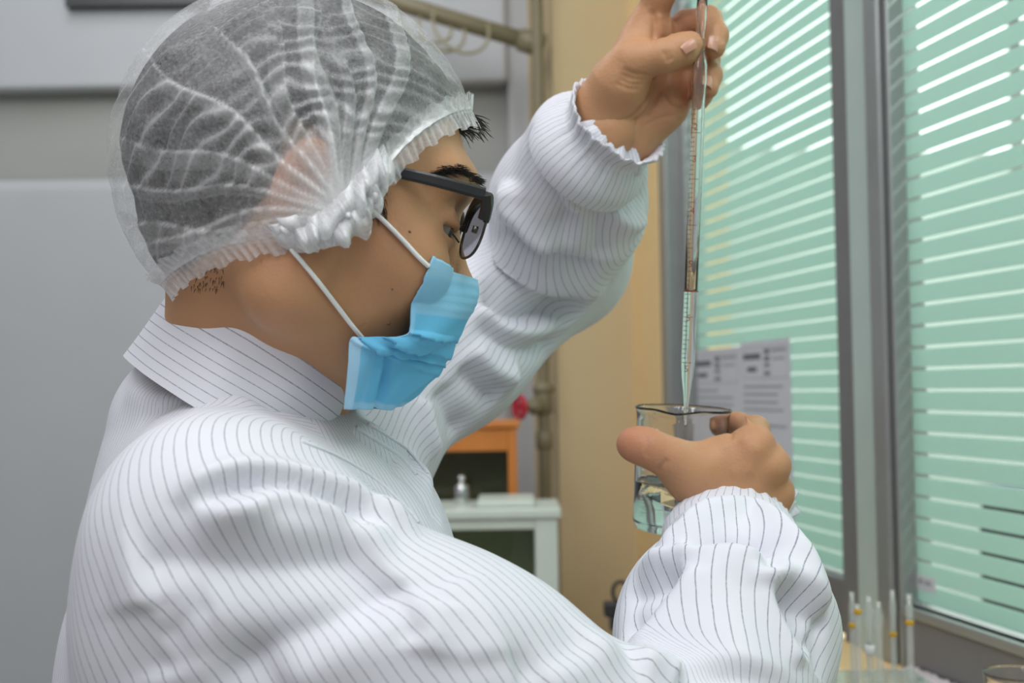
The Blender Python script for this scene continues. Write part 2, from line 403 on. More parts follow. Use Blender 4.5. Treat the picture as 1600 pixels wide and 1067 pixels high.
sheet(1083, 1160, 541, 'printed notice on the glass next to the window jamb', 3)
sheet(1160, 1238, 527, 'printed notice on the glass nearer the mullion', 5)
r = tag(empty('window_label', wpt(1442, 906, -.008)), 'small white sticker with a grey code low on the near window pane', 'label')
part_to(wbox('sticker', wu(1424, 900, -.008), wu(1461, 905, -.008), -.0088, -.0082, wz(1424, 917, -.008), wz(1424, 894, -.008), M_paper), r)
mb = MB(); mb.box((wu(1434, 900, -.008), -.0082, wz(1434, 911, -.008)), (wu(1442, 900, -.008), -.0080, wz(1434, 902, -.008)), FRW); mb.box((wu(1444, 900, -.008), -.0082, wz(1434, 911, -.008)), (wu(1454, 900, -.008), -.0080, wz(1434, 903, -.008)), FRW); part_to(mb.build('sticker_print', M_ink2), r)

# ---- pipes in the corner
M_pipe = mat('olive_painted_pipe', srgb(120, 110, 84), .45); noisy(M_pipe, srgb(112, 102, 78), srgb(130, 120, 92), 15)
M_red = mat('red_enamel', srgb(176, 20, 44), .4); noisy(M_red, srgb(168, 18, 40), srgb(186, 26, 50), 60)
vp = P(849, 606, 2.56); vr = .0125
vpipe = tag(empty('water_pipe', (vp.x, vp.y, 0)), 'olive painted vertical water pipe in the wall corner with a red valve', 'pipe')
mb = MB(); mb.lathe([(vr, 0), (vr, 2.75)], (vp.x, vp.y, 0), n=20); part_to(mb.build('riser', M_pipe, None, True), vpipe)
zz = lambda py: P(849, py, 2.56).z
for a, b, k in ((556, 546, 1.35), (645, 600, 1.5), (700, 676, 1.35), (612, 604, 1.8)):
    mb = MB(); mb.lathe([(vr, zz(a) - .004), (vr*k, zz(a)), (vr*k, zz(b)), (vr, zz(b) + .004)], (vp.x, vp.y, 0), n=20); part_to(mb.build('coupling', M_pipe, None, True), vpipe)
v0 = P(849, 634, 2.55); v1 = P(812, 636, 2.52); va = (v1 - v0)
mb = MB(); mb.lathe([(.013, 0), (.013, .012), (.017, .016), (.017, .026), (.009, .034), (.005, va.length)], v0, va, n=16); part_to(mb.build('valve_stem', M_pipe, None, True), vpipe)
mb = MB(); vd = va.normalized(); c = v1
ringp = [c + (vd.orthogonal().normalized()*math.cos(a) + vd.cross(vd.orthogonal().normalized())*math.sin(a))*.020 for a in np.linspace(0, 2*math.pi, 25)]
mb.tube(ringp, .0055, 8, False); wheel = part_to(mb.build('valve_wheel', M_red, None, True), vpipe); wheel['label'] = 'red valve wheel'
for k in range(4):
    mb = MB(); mb.tube([c, ringp[k*6]], .004, 6); part_to(mb.build('wheel_spoke', M_red, None, True), vpipe)
hp0, hp1 = P(520, -26, 2.66), P(834, 68, 2.60)
hpipe = tag(empty('overhead_pipe', hp1), 'olive horizontal pipe with looped cable running into the corner', 'pipe')
mb = MB(); mb.tube([hp0, hp1], .018, 16); part_to(mb.build('pipe_run', M_pipe, None, True), hpipe)
mb = MB(); d = (hp1 - hp0).normalized(); mb.tube([hp1 - d*.03, hp1 + d*.02], .024, 16); part_to(mb.build('elbow', M_pipe, None, True), hpipe)
mb = MB(); 
for cx, cy, rx, ry, dd in ((690, 45, 36, 34, 2.60), (720, 40, 44, 42, 2.585), (665, 40, 40, 24, 2.59)):
    pts = [P(cx + rx*math.cos(a), cy + ry*math.sin(a) + .25*rx*math.cos(a), dd + .04*math.sin(a)*(-1)) for a in np.linspace(-.3, math.pi + .3, 20)]
    mb.tube(pts, .0035, 6)
part_to(mb.build('cable_loops', mat('cream_cable', srgb(150, 142, 116), .5), None, True), hpipe)

# ---- balances on the side counter
M_cream = mat('pale_enamel', srgb(204, 212, 202), .35); noisy(M_cream, srgb(198, 206, 196), srgb(210, 218, 208), 20)
M_steel = mat('polished_steel', (.6, .6, .6), .2, 1.0); noisy(M_steel, (.55, .55, .55), (.68, .68, .68), 40)
M_blackm = mat('black_metal', (.02, .02, .022), .45); noisy(M_blackm, (.016, .016, .018), (.03, .03, .032), 40)
M_pane = bpy.data.materials.new('case_glass'); M_pane.use_nodes = True; thin_glass(M_pane, (.80, .88, .82))
ZC = CAMZ - .52
counter = tag(empty('side_counter', (-.15, 2.45, 0)), 'counter in the corner that carries the two balance cases', 'counter')
def cbox(name, lo, hi, mt, root, bev=0.):
    mb = MB(); mb.box(lo, hi); o = part_to(mb.build(name, mt), root)
    if bev: bevel(o, bev)
    return o
cbox('counter_top', (-.62, 2.05, ZC - .03), (.125, 2.50, ZC), M_wood, counter, .003)
for x_, y_ in ((-.58, 2.1), (.10, 2.1), (-.58, 2.5), (.10, 2.5)): cbox('leg', (x_ - .025, y_ - .025, 0), (x_ + .025, y_ + .025, ZC - .03), M_dkalu, counter)
def case(name, label, px0, px1, py_top, yf, dep, mt, post, rail, cap, seed):
    x0, x1 = P(px0, 700, yf).x, P(px1, 700, yf).x; zt = P(px1, py_top, yf).z
    r = tag(empty(name, ((x0+x1)/2, yf + dep/2, ZC)), label, 'balance case')
    for x_ in (x0, x1 - post):
        for y_ in (yf, yf + dep - post): cbox('post', (x_, y_, ZC), (x_ + post, y_ + post, zt - cap), mt, r, .002)
    cbox('top_board', (x0 - .006, yf - .006, zt - cap), (x1 + .006, yf + dep + .006, zt), mt, r, .003)
    cbox('front_rail', (x0 + post, yf + .002, zt - cap - rail), (x1 - post, yf + post - .002, zt - cap), mt, r, .002)
    cbox('side_rail', (x1 - post + .002, yf + post, zt - cap - rail), (x1 - .002, yf + dep - post, zt - cap), mt, r, .002)
    cbox('base', (x0, yf, ZC), (x1, yf + dep, ZC + .04), mt, r, .003)
    cbox('front_pane', (x0 + post, yf + post*.5, ZC + .04), (x1 - post, yf + post*.5 + .003, zt - cap - rail), M_pane, r)
    cbox('side_pane', (x1 - post*.5, yf + post, ZC + .04), (x1 - post*.5 + .003, yf + dep - post, zt - cap - rail), M_pane, r)
    cbox('back_panel', (x0 + post, yf + dep - post*.5, ZC + .04), (x1 - post, yf + dep - post*.5 + .004, zt - cap), mat('dark_backing_%d' % seed, srgb(104, 94, 76) if seed == 1 else srgb(150, 142, 118), .7), r)
    return r, x0, x1, zt
case('wooden_balance_case', 'orange wooden glazed balance case below the red valve', 600, 808, 657, 2.33, .16, M_orange, .017, .042, .013, 1)
r2, bx0, bx1, bzt = case('enamel_balance_case', 'pale green enamel glazed balance case in front of the wooden one', 640, 869, 793, 2.10, .17, M_cream, .037, .018, .016, 2)
cbox('lid', (P(745, 790, 2.1).x, 2.12, bzt), (P(836, 790, 2.1).x, 2.25, bzt + .012), M_cream, r2, .003)
w = tag(empty('calibration_weight', P(724, 792, 2.2)), 'polished steel weight standing on the enamel balance case', 'weight')
mb = MB(); wb = Vector((P(722, 790, 2.2).x, 2.2, bzt)); mb.lathe([(0, 0), (.011, 0), (.012, .002), (.012, .030), (.010, .033), (.004, .035), (.0035, .040), (.0065, .043), (.006, .048), (0, .049)], wb, n=24); part_to(mb.build('weight_body', M_steel, None, True), w)
mb = MB(); mb.lathe([(.0122, .012), (.0126, .013), (.0122, .014)], wb, n=24); part_to(mb.build('groove_ring', M_blackm, None, True), w)
# ---- black clamp by the wall
ck = P(962, 950, 1.95)
k = tag(empty('clamp_stand', (ck.x, ck.y, ZC)), 'black clamp with a ring handle standing by the beige wall', 'clamp')
mb = MB(); mb.box((ck.x - .018, ck.y - .012, ck.z - .012), (ck.x + .03, ck.y + .012, ck.z + .010)); bevel(part_to(mb.build('clamp_body', M_blackm), k), .003)
mb = MB(); mb.box((ck.x - .010, ck.y - .010, ck.z - .034), (ck.x + .03, ck.y + .010, ck.z - .012)); bevel(part_to(mb.build('clamp_jaw', M_blackm), k), .004)
mb = MB(); mb.tube([ck + Vector((.008 + .012*math.cos(a), 0, .024 + .016*math.sin(a))) for a in np.linspace(0, 2*math.pi, 21)], .003, 8, False); part_to(mb.build('ring_handle', M_blackm, None, True), k)
mb = MB(); mb.tube([Vector((ck.x + .002, ck.y, 0.02)), Vector((ck.x + .002, ck.y, ck.z))], .006, 10); part_to(mb.build('stand_rod', M_dkalu, None, True), k)
mb = MB(); mb.lathe([(0, .0), (.06, .0), (.06, .015), (.008, .022)], (ck.x + .002, ck.y, 0), n=24); part_to(mb.build('stand_foot', M_blackm, None, True), k)
# ================================================================== THE PERSON
YAW, PIT = math.radians(12), math.radians(19)
HF = Vector((math.cos(YAW)*math.cos(PIT), math.sin(YAW)*math.cos(PIT), -math.sin(PIT)))
HU = Vector((math.cos(YAW)*math.sin(PIT), math.sin(YAW)*math.sin(PIT), math.cos(PIT)))
HL = HU.cross(HF)
HR = np.array([[HF[i], HL[i], HU[i]] for i in range(3)])      # columns: forward, left, up
HS = 1.03
EXO = A((.070, -.046, .018))*HS
HO = A(P(692, 347, .705)) - HR @ EXO
def Hd(x, y, z): return HO + HR @ (A((x, y, z))*HS)
def to_head(V): return ((V - HO) @ HR)/HS

M_skin = mat('skin', srgb(176, 128, 98), .5, spec=.35)
def skin_nodes(mt):
    b = mt.node_tree.nodes['Principled BSDF']
    tc = nd(mt, 'ShaderNodeTexCoord')
    n1 = nd(mt, 'ShaderNodeTexNoise'); n1.inputs['Scale'].default_value = 28; n1.inputs['Detail'].default_value = 5
    at = nd(mt, 'ShaderNodeAttribute', attribute_name='red')
    mx = nd(mt, 'ShaderNodeMix', data_type='RGBA'); mx.inputs['A'].default_value = (*srgb(174, 128, 93), 1); mx.inputs['B'].default_value = (*srgb(190, 144, 107), 1)
    m2 = nd(mt, 'ShaderNodeMix', data_type='RGBA'); m2.inputs['B'].default_value = (*srgb(186, 112, 88), 1)
    lk(mt, tc.outputs['Object'], n1.inputs['Vector']); lk(mt, n1.outputs['Fac'], mx.inputs['Factor'])
    lk(mt, at.outputs['Fac'], m2.inputs['Factor']); lk(mt, mx.outputs['Result'], m2.inputs['A']); lk(mt, m2.outputs['Result'], b.inputs['Base Color'])
    n2 = nd(mt, 'ShaderNodeTexNoise'); n2.inputs['Scale'].default_value = 900; n2.inputs['Detail'].default_value = 2
    v2 = nd(mt, 'ShaderNodeTexVoronoi'); v2.inputs['Scale'].default_value = 420
    ad = nd(mt, 'ShaderNodeMath', operation='ADD')
    bp = nd(mt, 'ShaderNodeBump'); bp.inputs['Strength'].default_value = .22; bp.inputs['Distance'].default_value = .0006
    lk(mt, tc.outputs['Object'], n2.inputs['Vector']); lk(mt, tc.outputs['Object'], v2.inputs['Vector'])
    lk(mt, n2.outputs['Fac'], ad.inputs[0]); lk(mt, v2.outputs['Distance'], ad.inputs[1])
    lk(mt, ad.outputs['Value'], bp.inputs['Height']); lk(mt, bp.outputs['Normal'], b.inputs['Normal'])
    b.inputs['Subsurface Weight'].default_value = .12
    b.inputs['Subsurface Radius'].default_value = (.01, .004, .002); b.inputs['Subsurface Scale'].default_value = .4
skin_nodes(M_skin)

# ---- joints of the two arms (world)
SN = P(342, 855, .637); MN = P(712, 1066, .635); EN = P(1085, 1255, .66); WN = P(1140, 812, .868)
SFr = P(545, 690, .93); EFr = P(874, 404, 1.09); WFr = P(950, 205, .92)

# ---- head and neck
hb = SDF(HO + A((-.20, -.12, -.2)), HO + A((.17, .14, .19)), .0017)
hb.ell(Hd(-.014, 0, .040), A((.086, .075, .076))*HS, HR, .01)
hb.ell(Hd(.036, 0, .012), A((.042, .063, .070))*HS, HR, .03)
hb.ell(Hd(.040, 0, -.034), A((.040, .050, .040))*HS, HR, .03)
for s in (-1, 1):
    hb.cone(Hd(.004, s*.051, -.042), Hd(.064, s*.014, -.057), .017*HS, .012*HS, .025)     # jaw line
    hb.cone(Hd(.002, s*.057, -.005), Hd(.004, s*.051, -.042), .016*HS, .017*HS, .025)
    hb.ell(Hd(.058, s*.046, -.010), A((.020, .018, .018))*HS, HR, .03)                  # cheekbone
    hb.cone(Hd(.0765, s*.010, .049), Hd(.064, s*.046, .043), .0105*HS, .010*HS, .014)      # brow
hb.ell(Hd(.068, 0, -.058), A((.014, .018, .013))*HS, HR, .02)                             # chin
hb.ell(Hd(.062, 0, -.036), A((.024, .026, .022))*HS, HR, .02)                             # mouth mound
for s in (-1, 1):
    hb.ell(Hd(.096, s*.032, .019), A((.022, .021, .0140))*HS, HR, .016, sub=True)         # socket
    hb.ell(Hd(.0675, s*.033, .016), A((.0145, .0160, .0140))*HS, HR, .006)                # lids
    hb.ell(Hd(.0750, s*.0365, .0150), A((.017, .0140, .0029))*HS, HR, .002, sub=True)       # slit between the lids
hb.cone(Hd(.072, 0, .028), Hd(.093, 0, -.006), .0080*HS, .0100*HS, .010)                  # nose
hb.ell(Hd(.094, 0, -.010), A((.011, .012, .010))*HS, HR, .008)
for s in (-1, 1): hb.ell(Hd(.086, s*.013, -.014), A((.011, .008, .008))*HS, HR, .006)
for s in (-1, 1):   # ears
    hb.ell(Hd(-.006, s*.079, .004), A((.015, .005, .027))*HS, HR, .008)
    hb.ell(Hd(-.002, s*.085, .004), A((.008, .005, .015))*HS, HR, .006, sub=True)
NK0 = P(440, 440, .755); NK1 = P(400, 640, .785)
hb.cone(NK0, NK1, .052, .053, .02)
hb.cone(Hd(-.028, 0, -.02), P(385, 600, .785), .042, .046, .02)
hb.cone(Hd(-.006, -.040, -.035), P(500, 655, .765), .014, .011, .025)      # neck muscle, near side
hv, hq = hb.mesh(); hv = relax(hv, hq, 2)
hl = to_head(hv)

# ---- hands
def finger(S, pts, r, k=.004):
    S.chain(pts, r, k)
# near hand: back of the hand to the camera, closed round the beaker
def pp(*a): return [P(*q) for q in a]
n_lo = np.min([A(P(*q)) for q in ((960, 840, .80), (1260, 630, .80), (960, 840, .95))], axis=0) - .01
n_hi = np.max([A(P(*q)) for q in ((1260, 630, .95), (1260, 840, .95), (960, 630, .95))], axis=0) + .01
S = SDF(n_lo, n_hi, .0012)
n_mcp = pp((1178, 695, .851), (1204, 728, .853), (1211, 770, .862), (1202, 802, .872))
wr = P(1138, 800, .866)
for a, b, ra, rb in ((P(1120, 795, .864), n_mcp[0], .0165, .0100), (P(1140, 800, .866), n_mcp[1], .017, .0100), (P(1160, 805, .868), n_mcp[2], .016, .0095), (P(1170, 815, .872), n_mcp[3], .015, .0095)):
    S.cone(a, b, ra, rb, .014)
S.cone(P(1150, 900, .83), wr, .025, .022, .02); S.cone(P(1180, 900, .83), P(1165, 808, .868), .022, .02, .02)
S.ell(P(1130, 745, .858), (.026, .014, .026), None, .014)
S.chain([P(1115, 792, .862), P(1075, 738, .853), P(1048, 716, .847), P(1012, 699, .845), P(990, 693, .849)], [.0165, .0150, .0118, .0108, .0100], .010)   # thumb
S.cone(P(1085, 735, .853), P(1165, 712, .853), .012, .012, .016)                         # web of the thumb
S.ell(P(996, 695, .848), (.0125, .010, .0102), None, .006)
finger(S, [n_mcp[0], P(1180, 672, .892), P(1152, 664, .921), P(1128, 668, .927)], [.0115, .0098, .0090, .0085])
finger(S, [n_mcp[1], P(1202, 712, .896), P(1172, 708, .929), P(1135, 712, .940)], [.0118, .0100, .0092, .0085])
finger(S, [n_mcp[2], P(1204, 752, .905), P(1172, 748, .934), P(1138, 752, .943)], [.0112, .0095, .0088, .0080])
finger(S, [n_mcp[3], P(1192, 786, .910), P(1168, 786, .931), P(1140, 790, .940)], [.0102, .0085, .0078, .0072])
for q, r in zip(n_mcp, (.0116, .0118, .0112, .0100)): S.ell(A(q) + A((.0005, -.001, .0005)), (r, r, r), None, .006)
S.cone(P(1165, 650, .853), P(1185, 690, .849), .001, .001, .004)
# tendon ridges on the back of the hand
for a, b in (((1150, 770, .846), (1178, 705, .8395)), ((1165, 775, .848), (1203, 732, .8415))):
    S.cone(P(*a), P(*b), .003, .0035, .012)
nv, nq = S.mesh(); nv = relax(nv, nq, 2)

# far hand: palm to the camera, thumb across, fingers curled round the pipette
f_lo = np.min([A(P(*q)) for q in ((880, 270, .86), (1150, -70, .86), (880, 270, 1.0))], axis=0) - .01
f_hi = np.max([A(P(*q)) for q in ((1150, -70, 1.0), (1150, 270, 1.0), (880, -70, 1.0))], axis=0) + .01
S = SDF(f_lo, f_hi, .0012)
f_mcp = pp((1012, 42, .915), (1042, 68, .928), (1056, 108, .938), (1062, 148, .942))
for a, b, ra, rb in ((P(938, 172, .925), f_mcp[0], .0165, .0135), (P(950, 190, .930), f_mcp[1], .0165, .0125), (P(965, 205, .932), f_mcp[2], .0165, .012), (P(982, 215, .932), f_mcp[3], .0155, .0125)):
    S.cone(a, b, ra, rb, .014)
S.cone(P(925, 245, .945), P(940, 178, .925), .022, .020, .02); S.cone(P(938, 255, .945), P(978, 212, .93), .020, .0195, .02)
S.ell(P(1028, 165, .925), A((.022, .014, .019)), None, .014)                            # heel of the little finger side
S.chain([P(945, 178, .917), P(968, 130, .903), P(988, 96, .893)], [.0185, .0175, .0125], .012)   # ball of the thumb
S.chain([P(988, 96, .893), P(1038, 88, .888), P(1066, 78, .889), P(1080, 70, .891)], [.0125, .0112, .0112, .0092], .005)
S.cone(P(985, 100, .90), P(1015, 50, .915), .010, .010, .016)                            # web
finger(S, [f_mcp[0], P(1030, -8, .905), P(1062, -42, .898), P(1092, -30, .897)], [.0125, .0108, .0092, .0080])
finger(S, [f_mcp[1], P(1072, 38, .922), P(1106, 32, .915), P(1117, 55, .905), P(1116, 74, .899)], [.0115, .0098, .0098, .0092, .0080])
finger(S, [f_mcp[2], P(1080, 88, .930), P(1104, 92, .922), P(1109, 118, .911), P(1106, 138, .904)], [.011, .0092, .0090, .0085, .0075])
finger(S, [f_mcp[3], P(1078, 128, .934), P(1096, 124, .927), P(1097, 148, .917), P(1094, 158, .912)], [.0105, .0082, .0078, .0072, .0064])
# creases
S.cone(P(1012, 232, .91), P(1000, 190, .905), .0012, .0012, .004, sub=True)
S.chain
for a, b in (((965, 205, .9035), (1010, 178, .9075)), ((1010, 178, .9075), (1035, 135, .911)), ((985, 118, .8795), (1010, 112, .8790)), ((978, 124, .8805), (1005, 120, .8805))):
    S.cone(P(*a), P(*b), .0010, .0010, .004, sub=True)
fv, fq = S.mesh(); fv = relax(fv, fq, 1)

def crease(V, Q, lines):
    """skin creases and tendons along lines drawn on the hand"""
    bt = BVHTree.FromPolygons([Vector(v) for v in V], [tuple(int(i) for i in q) for q in Q]); N_ = vnormals(V, Q); d_ = np.zeros(len(V))
    for pts, w, h in lines:
        L = [bt.ray_cast(CAM, ray(*p))[0] for p in spline(pts, 5*len(pts))]; L = [A(p) for p in L if p is not None]
        if len(L) < 2: continue
        d, t, _ = poly_dist(V, np.array(L)); fade = np.clip(np.minimum(t, 1-t)/.2, 0, 1); d_ += h*np.exp(-(d/w)**2)*fade
    return V + N_*d_[:, None]
fv = crease(fv, fq, [([(966,122),(985,131),(1008,132)], .0016, -.0011), ([(968,114),(988,123),(1012,125)], .0016, -.0011), ([(972,107),(990,115),(1014,118)], .0016, -.0010), ([(961,129),(982,138),(1003,139)], .0016, -.0009),
    ([(1036,79),(1041,90),(1046,98)], .0015, -.0009), ([(1043,78),(1047,88),(1050,95)], .0014, -.0007), ([(1024,126),(1008,162),(975,193),(945,200)], .0026, -.0024), ([(1044,115),(1041,139),(1050,157),(1072,168)], .0022, -.0016),
    ([(1017,14),(1023,36),(1021,70)], .0022, -.0016), ([(1046,22),(1049,60)], .0020, .0010), ([(1030,20),(1034,60)], .0020, .0012), ([(943,204),(970,214),(990,234)], .0020, -.0016), ([(1000,200),(1030,185),(1060,180)], .0018, -.0007)])
nv = crease(nv, nq, [([(1026,738),(1034,728),(1044,716)], .0018, -.0013), ([(1050,780),(1062,790),(1070,800)], .0018, -.0010), ([(1008,676),(1012,700),(1010,716)], .0018, -.0007), ([(1130,660),(1142,676),(1140,690)], .0018, -.0012), ([(1120,700),(1150,690),(1172,680)], .004, .0008), ([(1140,740),(1180,733)], .0045, .0007), ([(1150,770),(1190,768)], .0045, .0006)])
# ---- trunk and arms under the clothes
T_L = Vector((-math.sin(math.radians(8)), math.cos(math.radians(8)), 0))
tb = SDF((-.45, .50, .45), (.30, 1.20, 1.40), .006)
tc_ = P(432, 850, .80)
for z, r, hw in ((tc_.z-.05, .07, .05), (tc_.z-.10, .085, .06), (tc_.z-.18, .085, .06), (tc_.z-.26, .09, .06), (tc_.z-.34, .09, .06)):
    c = Vector((tc_.x, tc_.y, z)); tb.cone(c - T_L*hw, c + T_L*hw, r, r, .05)
tb.cone(P(385, 660, .79), tc_ - Vector((0, 0, .04)), .045, .06, .03)
tb.cone(P(385, 720, .79), SN, .04, .045, .05); tb.cone(P(400, 740, .80), SFr, .034, .045, .05)
tb.chain([SN, MN, EN], [.045, .042, .036], .03); tb.chain([EN, P(1135, 985, .76), WN], [.036, .038, .025], .03)
tb.chain([SFr, P(706, 548, 1.01), EFr], [.034, .032, .032], .03); tb.chain([EFr, P(905, 300, .995), WFr], [.036, .036, .024], .03)
tv, tq = tb.mesh()

def joinm(ms):
    V = []; Q = []; n = 0
    for v, q in ms: V.append(v); Q.append(q + n); n += len(v)
    return np.concatenate(V), np.concatenate(Q)
bv, bq = joinm([(hv, hq), (nv, nq), (fv, fq), (tv, tq)])
# redder skin on finger tips, knuckles, ears
red = np.zeros(len(bv))
for q, r, a in ((P(985, 693, .845), .022, .55), (P(1132, 660, .915), .012, .4), (P(1198, 680, .845), .012, .3), (P(1230, 725, .85), .012, .3), (P(1235, 772, .865), .012, .25), (P(1055, 25, .91), .022, .35), (P(1088, 150, .92), .018, .5), (P(1040, 150, .92), .03, .22), (Hd(-.006, -.08, .004), .035, .5)):
    red = np.maximum(red, a*np.exp(-(np.linalg.norm(bv - A(q), axis=1)/r)**2))
person = tag(empty('person', (tc_.x, tc_.y, 0)), 'person in white pinstriped coat, blue mask and glasses filling a beaker by pipette', 'person')
body = part_to(mesh_np('body', bv, bq, M_skin, None, True, {'red': red}), person)

# ================================================================== THE COAT
CH = .0029
ct = SDF((-.47, .47, .50), (.33, 1.21, 1.42), CH)
tors = [(tc_.z-.022, .090, .050), (tc_.z-.055, .106, .064), (tc_.z-.09, .110, .070), (tc_.z-.15, .112, .070), (tc_.z-.22, .116, .075), (tc_.z-.29, .12, .08), (tc_.z-.36, .125, .085)]
for z, r, hw in tors:
    c = Vector((tc_.x - (.014 if z > tc_.z else 0), tc_.y, z)); ct.cone(c - T_L*hw, c + T_L*hw, r, r, .045)
ct.cone(P(385, 745, .785), P(350, 820, .70), .055, .048, .05)
ct.cone(P(385, 745, .785), P(420, 745, .88), .055, .050, .05)
ct.cone(P(350, 820, .70), SN, .048, .054, .05)
ct.cone(P(292, 655, .80), P(310, 800, .80), .044, .066, .04)
ct.cone(P(470, 730, .79), P(520, 830, .79), .035, .06, .04)
ct.cone(P(420, 745, .88), SFr, .052, .052, .05)
ct.chain([SN, MN, EN], [.056, .055, .053], .04)
ct.cone(P(338, 1000, .652), P(348, 1260, .66), .050, .050, .045)      # loose cloth of the sleeve hanging below the shoulder
ct.cone(P(338, 1010, .652), P(560, 1130, .64), .050, .050, .045)
FN = P(1135, 985, .76); GN = P(1140, 884, .828)
ct.chain([EN, FN, GN, P(1148, 812, .864)], [.055, .062, .0425, .026], .02)
FF = P(888, 318, 1.0); GF = P(922, 232, .945)
ct.chain([SFr, P(706, 548, 1.01), EFr], [.052, .053, .058], .04)
ct.chain([EFr, FF, GF, P(944, 212, .928)], [.058, .058, .043, .016], .02)
cv, cq = ct.mesh(); cv = relax(cv, cq, 3)
# ---- cloth: folds as ridges and valleys along lines that lie on the cloth
NECKN = SN + Vector((-.06, .14, .03))
ax_n = spline([NECKN, SN, MN, EN, FN, GN, P(1150, 806, .866)], 140)
ax_f = spline([P(420, 700, .88), SFr, P(706, 548, 1.01), EFr, FF, GF, P(950, 204, .923)], 140)
bvh = BVHTree.FromPolygons([Vector(v) for v in cv], [tuple(int(i) for i in q) for q in cq])
def on_cloth(pts):
    out = []
    for px, py in pts:
        h = bvh.ray_cast(CAM, ray(px, py))[0]
        if h is not None: out.append(A(h))
    return out
FOLDS = [  # (pixels on the cloth, half width m, height m)
 ([(282,797),(312,757),(382,737),(464,746),(547,775),(617,816),(664,838)], .0075, .0085),
 ([(300,796),(359,762),(453,760),(535,790),(582,824)], .0065, -.0085),
 ([(294,800),(382,799),(429,778),(488,789),(570,824)], .0065, .0070),
 ([(288,818),(394,816),(511,830),(629,850)], .012, .0055),
 ([(210,893),(260,880),(406,892),(511,876),(590,858)], .018, -.0080),
 ([(170,960),(260,948),(380,962),(480,950),(560,915)], .024, .0045),
 ([(340,1080),(429,1012),(523,971),(588,936),(628,900)], .013, -.0085),
 ([(430,1075),(520,1020),(610,975),(680,935)], .018, .0070),
 ([(623,905),(632,951),(650,1010)], .007, -.0035),
 ([(688,940),(676,1030)], .009, .0030),
 ([(700,905),(740,960),(760,1040)], .016, .0030),
 ([(565,770),(575,800),(590,830)], .006, -.0025),
 ([(925,995),(867,1032),(800,1055)], .018, -.0050),
 ([(960,1000),(905,1040),(850,1066)], .012, .0040),
 ([(200,600),(240,625),(330,628),(420,640)], .010, .0040),
 ([(215,650),(300,628),(360,610)], .007, -.0030),
 ([(250,1010),(300,960),(330,945)], .010, -.003),
 ([(215,940),(235,1000),(260,1060)], .014, -.004),
 # near forearm
 ([(1029,862),(1072,829),(1122,810),(1184,814),(1242,872),(1293,957)], .010, .0080),
 ([(1072,868),(1126,836),(1177,844),(1200,872)], .008, -.0095),
 ([(967,900),(1029,882),(1091,874),(1150,876),(1196,889)], .010, .0070),
 ([(975,935),(1030,915),(1075,905)], .010, -.0045),
 ([(1100,880),(1130,980),(1157,1067)], .030, .0060),
 ([(1192,893),(1204,941),(1232,1005),(1250,1045)], .009, .0070),
 ([(1212,915),(1230,972),(1260,1031)], .010, -.0085),
 ([(1196,889),(1250,918),(1293,961)], .009, .0055),
 ([(1210,918),(1262,957),(1297,975)], .008, -.0050),
 ([(971,992),(1022,949),(1068,895)], .009, -.0060),
 ([(989,1027),(1037,980),(1087,895)], .011, .0045),
 ([(985,1035),(1030,1050),(1060,1067)], .010, .0060),
 ([(1270,990),(1285,1020),(1280,1060)], .010, -.004),
 ([(1085,800),(1060,840),(1035,870)], .007, -.0035),
 ([(1210,800),(1245,840),(1270,880)], .008, -.0040),
 # far sleeve
 ([(822,210),(836,250),(852,290),(874,340),(878,395)], .011, -.0100),
 ([(840,205),(862,250),(880,300),(900,345)], .012, .0060),
 ([(803,281),(800,326),(830,372),(872,402)], .012, .0080),
 ([(790,345),(822,388),(876,415),(940,424)], .010, -.0090),
 ([(770,385),(815,425),(880,447),(950,440)], .014, .0080),
 ([(752,433),(786,475),(836,486),(886,466),(920,450)], .012, -.0110),
 ([(745,470),(780,512),(830,520),(880,495)], .010, .0070),
 ([(740,500),(790,535),(840,545),(870,530)], .009, -.0070),
 ([(735,540),(770,580),(810,590)], .011, .0060),
 ([(720,570),(746,600),(775,625)], .009, -.0060),
 ([(690,600),(710,650),(720,690)], .011, -.0060),
 ([(660,620),(668,670),(680,710)], .010, .0050),
 ([(938,444),(905,485),(870,515)], .009, .0040),
 ([(905,300),(930,330),(940,370),(930,410)], .010, -.0060),
 ([(880,215),(930,270),(985,300),(1010,310)], .011, -.0070),
 ([(905,195),(950,245),(1005,275)], .010, .0050),
 ([(850,190),(875,180),(900,165)], .008, -.004),
 ([(960,330),(985,350),(1005,340)], .009, .0045),
 ([(950,280),(975,310),(980,340)], .007, -.004),
 # chest
 ([(560,655),(600,690),(640,720),(680,775)], .006, .0045),
 ([(550,670),(590,700),(625,725)], .004, -.0050),
 ([(600,720),(650,760),(690,820)], .008, -.0030),
]
N = vnormals(cv, cq)
lines = [(on_cloth([tuple(q) for q in spline(pts, 6*len(pts))]), w, h) for pts, w, h in FOLDS]
disp = np.zeros(len(cv))
for L, w, h in lines:
    if len(L) < 2: continue
    L = np.array(L); lo, hi = L.min(0) - 3.2*w, L.max(0) + 3.2*w
    idx = np.where(np.all((cv > lo) & (cv < hi), axis=1))[0]
    if not len(idx): continue
    # lines can jump in depth where cloth overlaps: use only short links
    seg = [L[0]]
    d, t, _ = poly_dist(cv[idx], L)
    fade = np.clip(np.minimum(t, 1-t)/.2, 0, 1); fade = fade*fade*(3-2*fade)
    far_ = L[:,1].mean() > .87; fore = (not far_) and L[:,0].mean() > .06
    disp[idx] += h*(1.6 if far_ else 1.7 if fore else 1.25)*np.exp(-np.abs(d/w)**(1.8 if h > 0 else 1.35))*fade
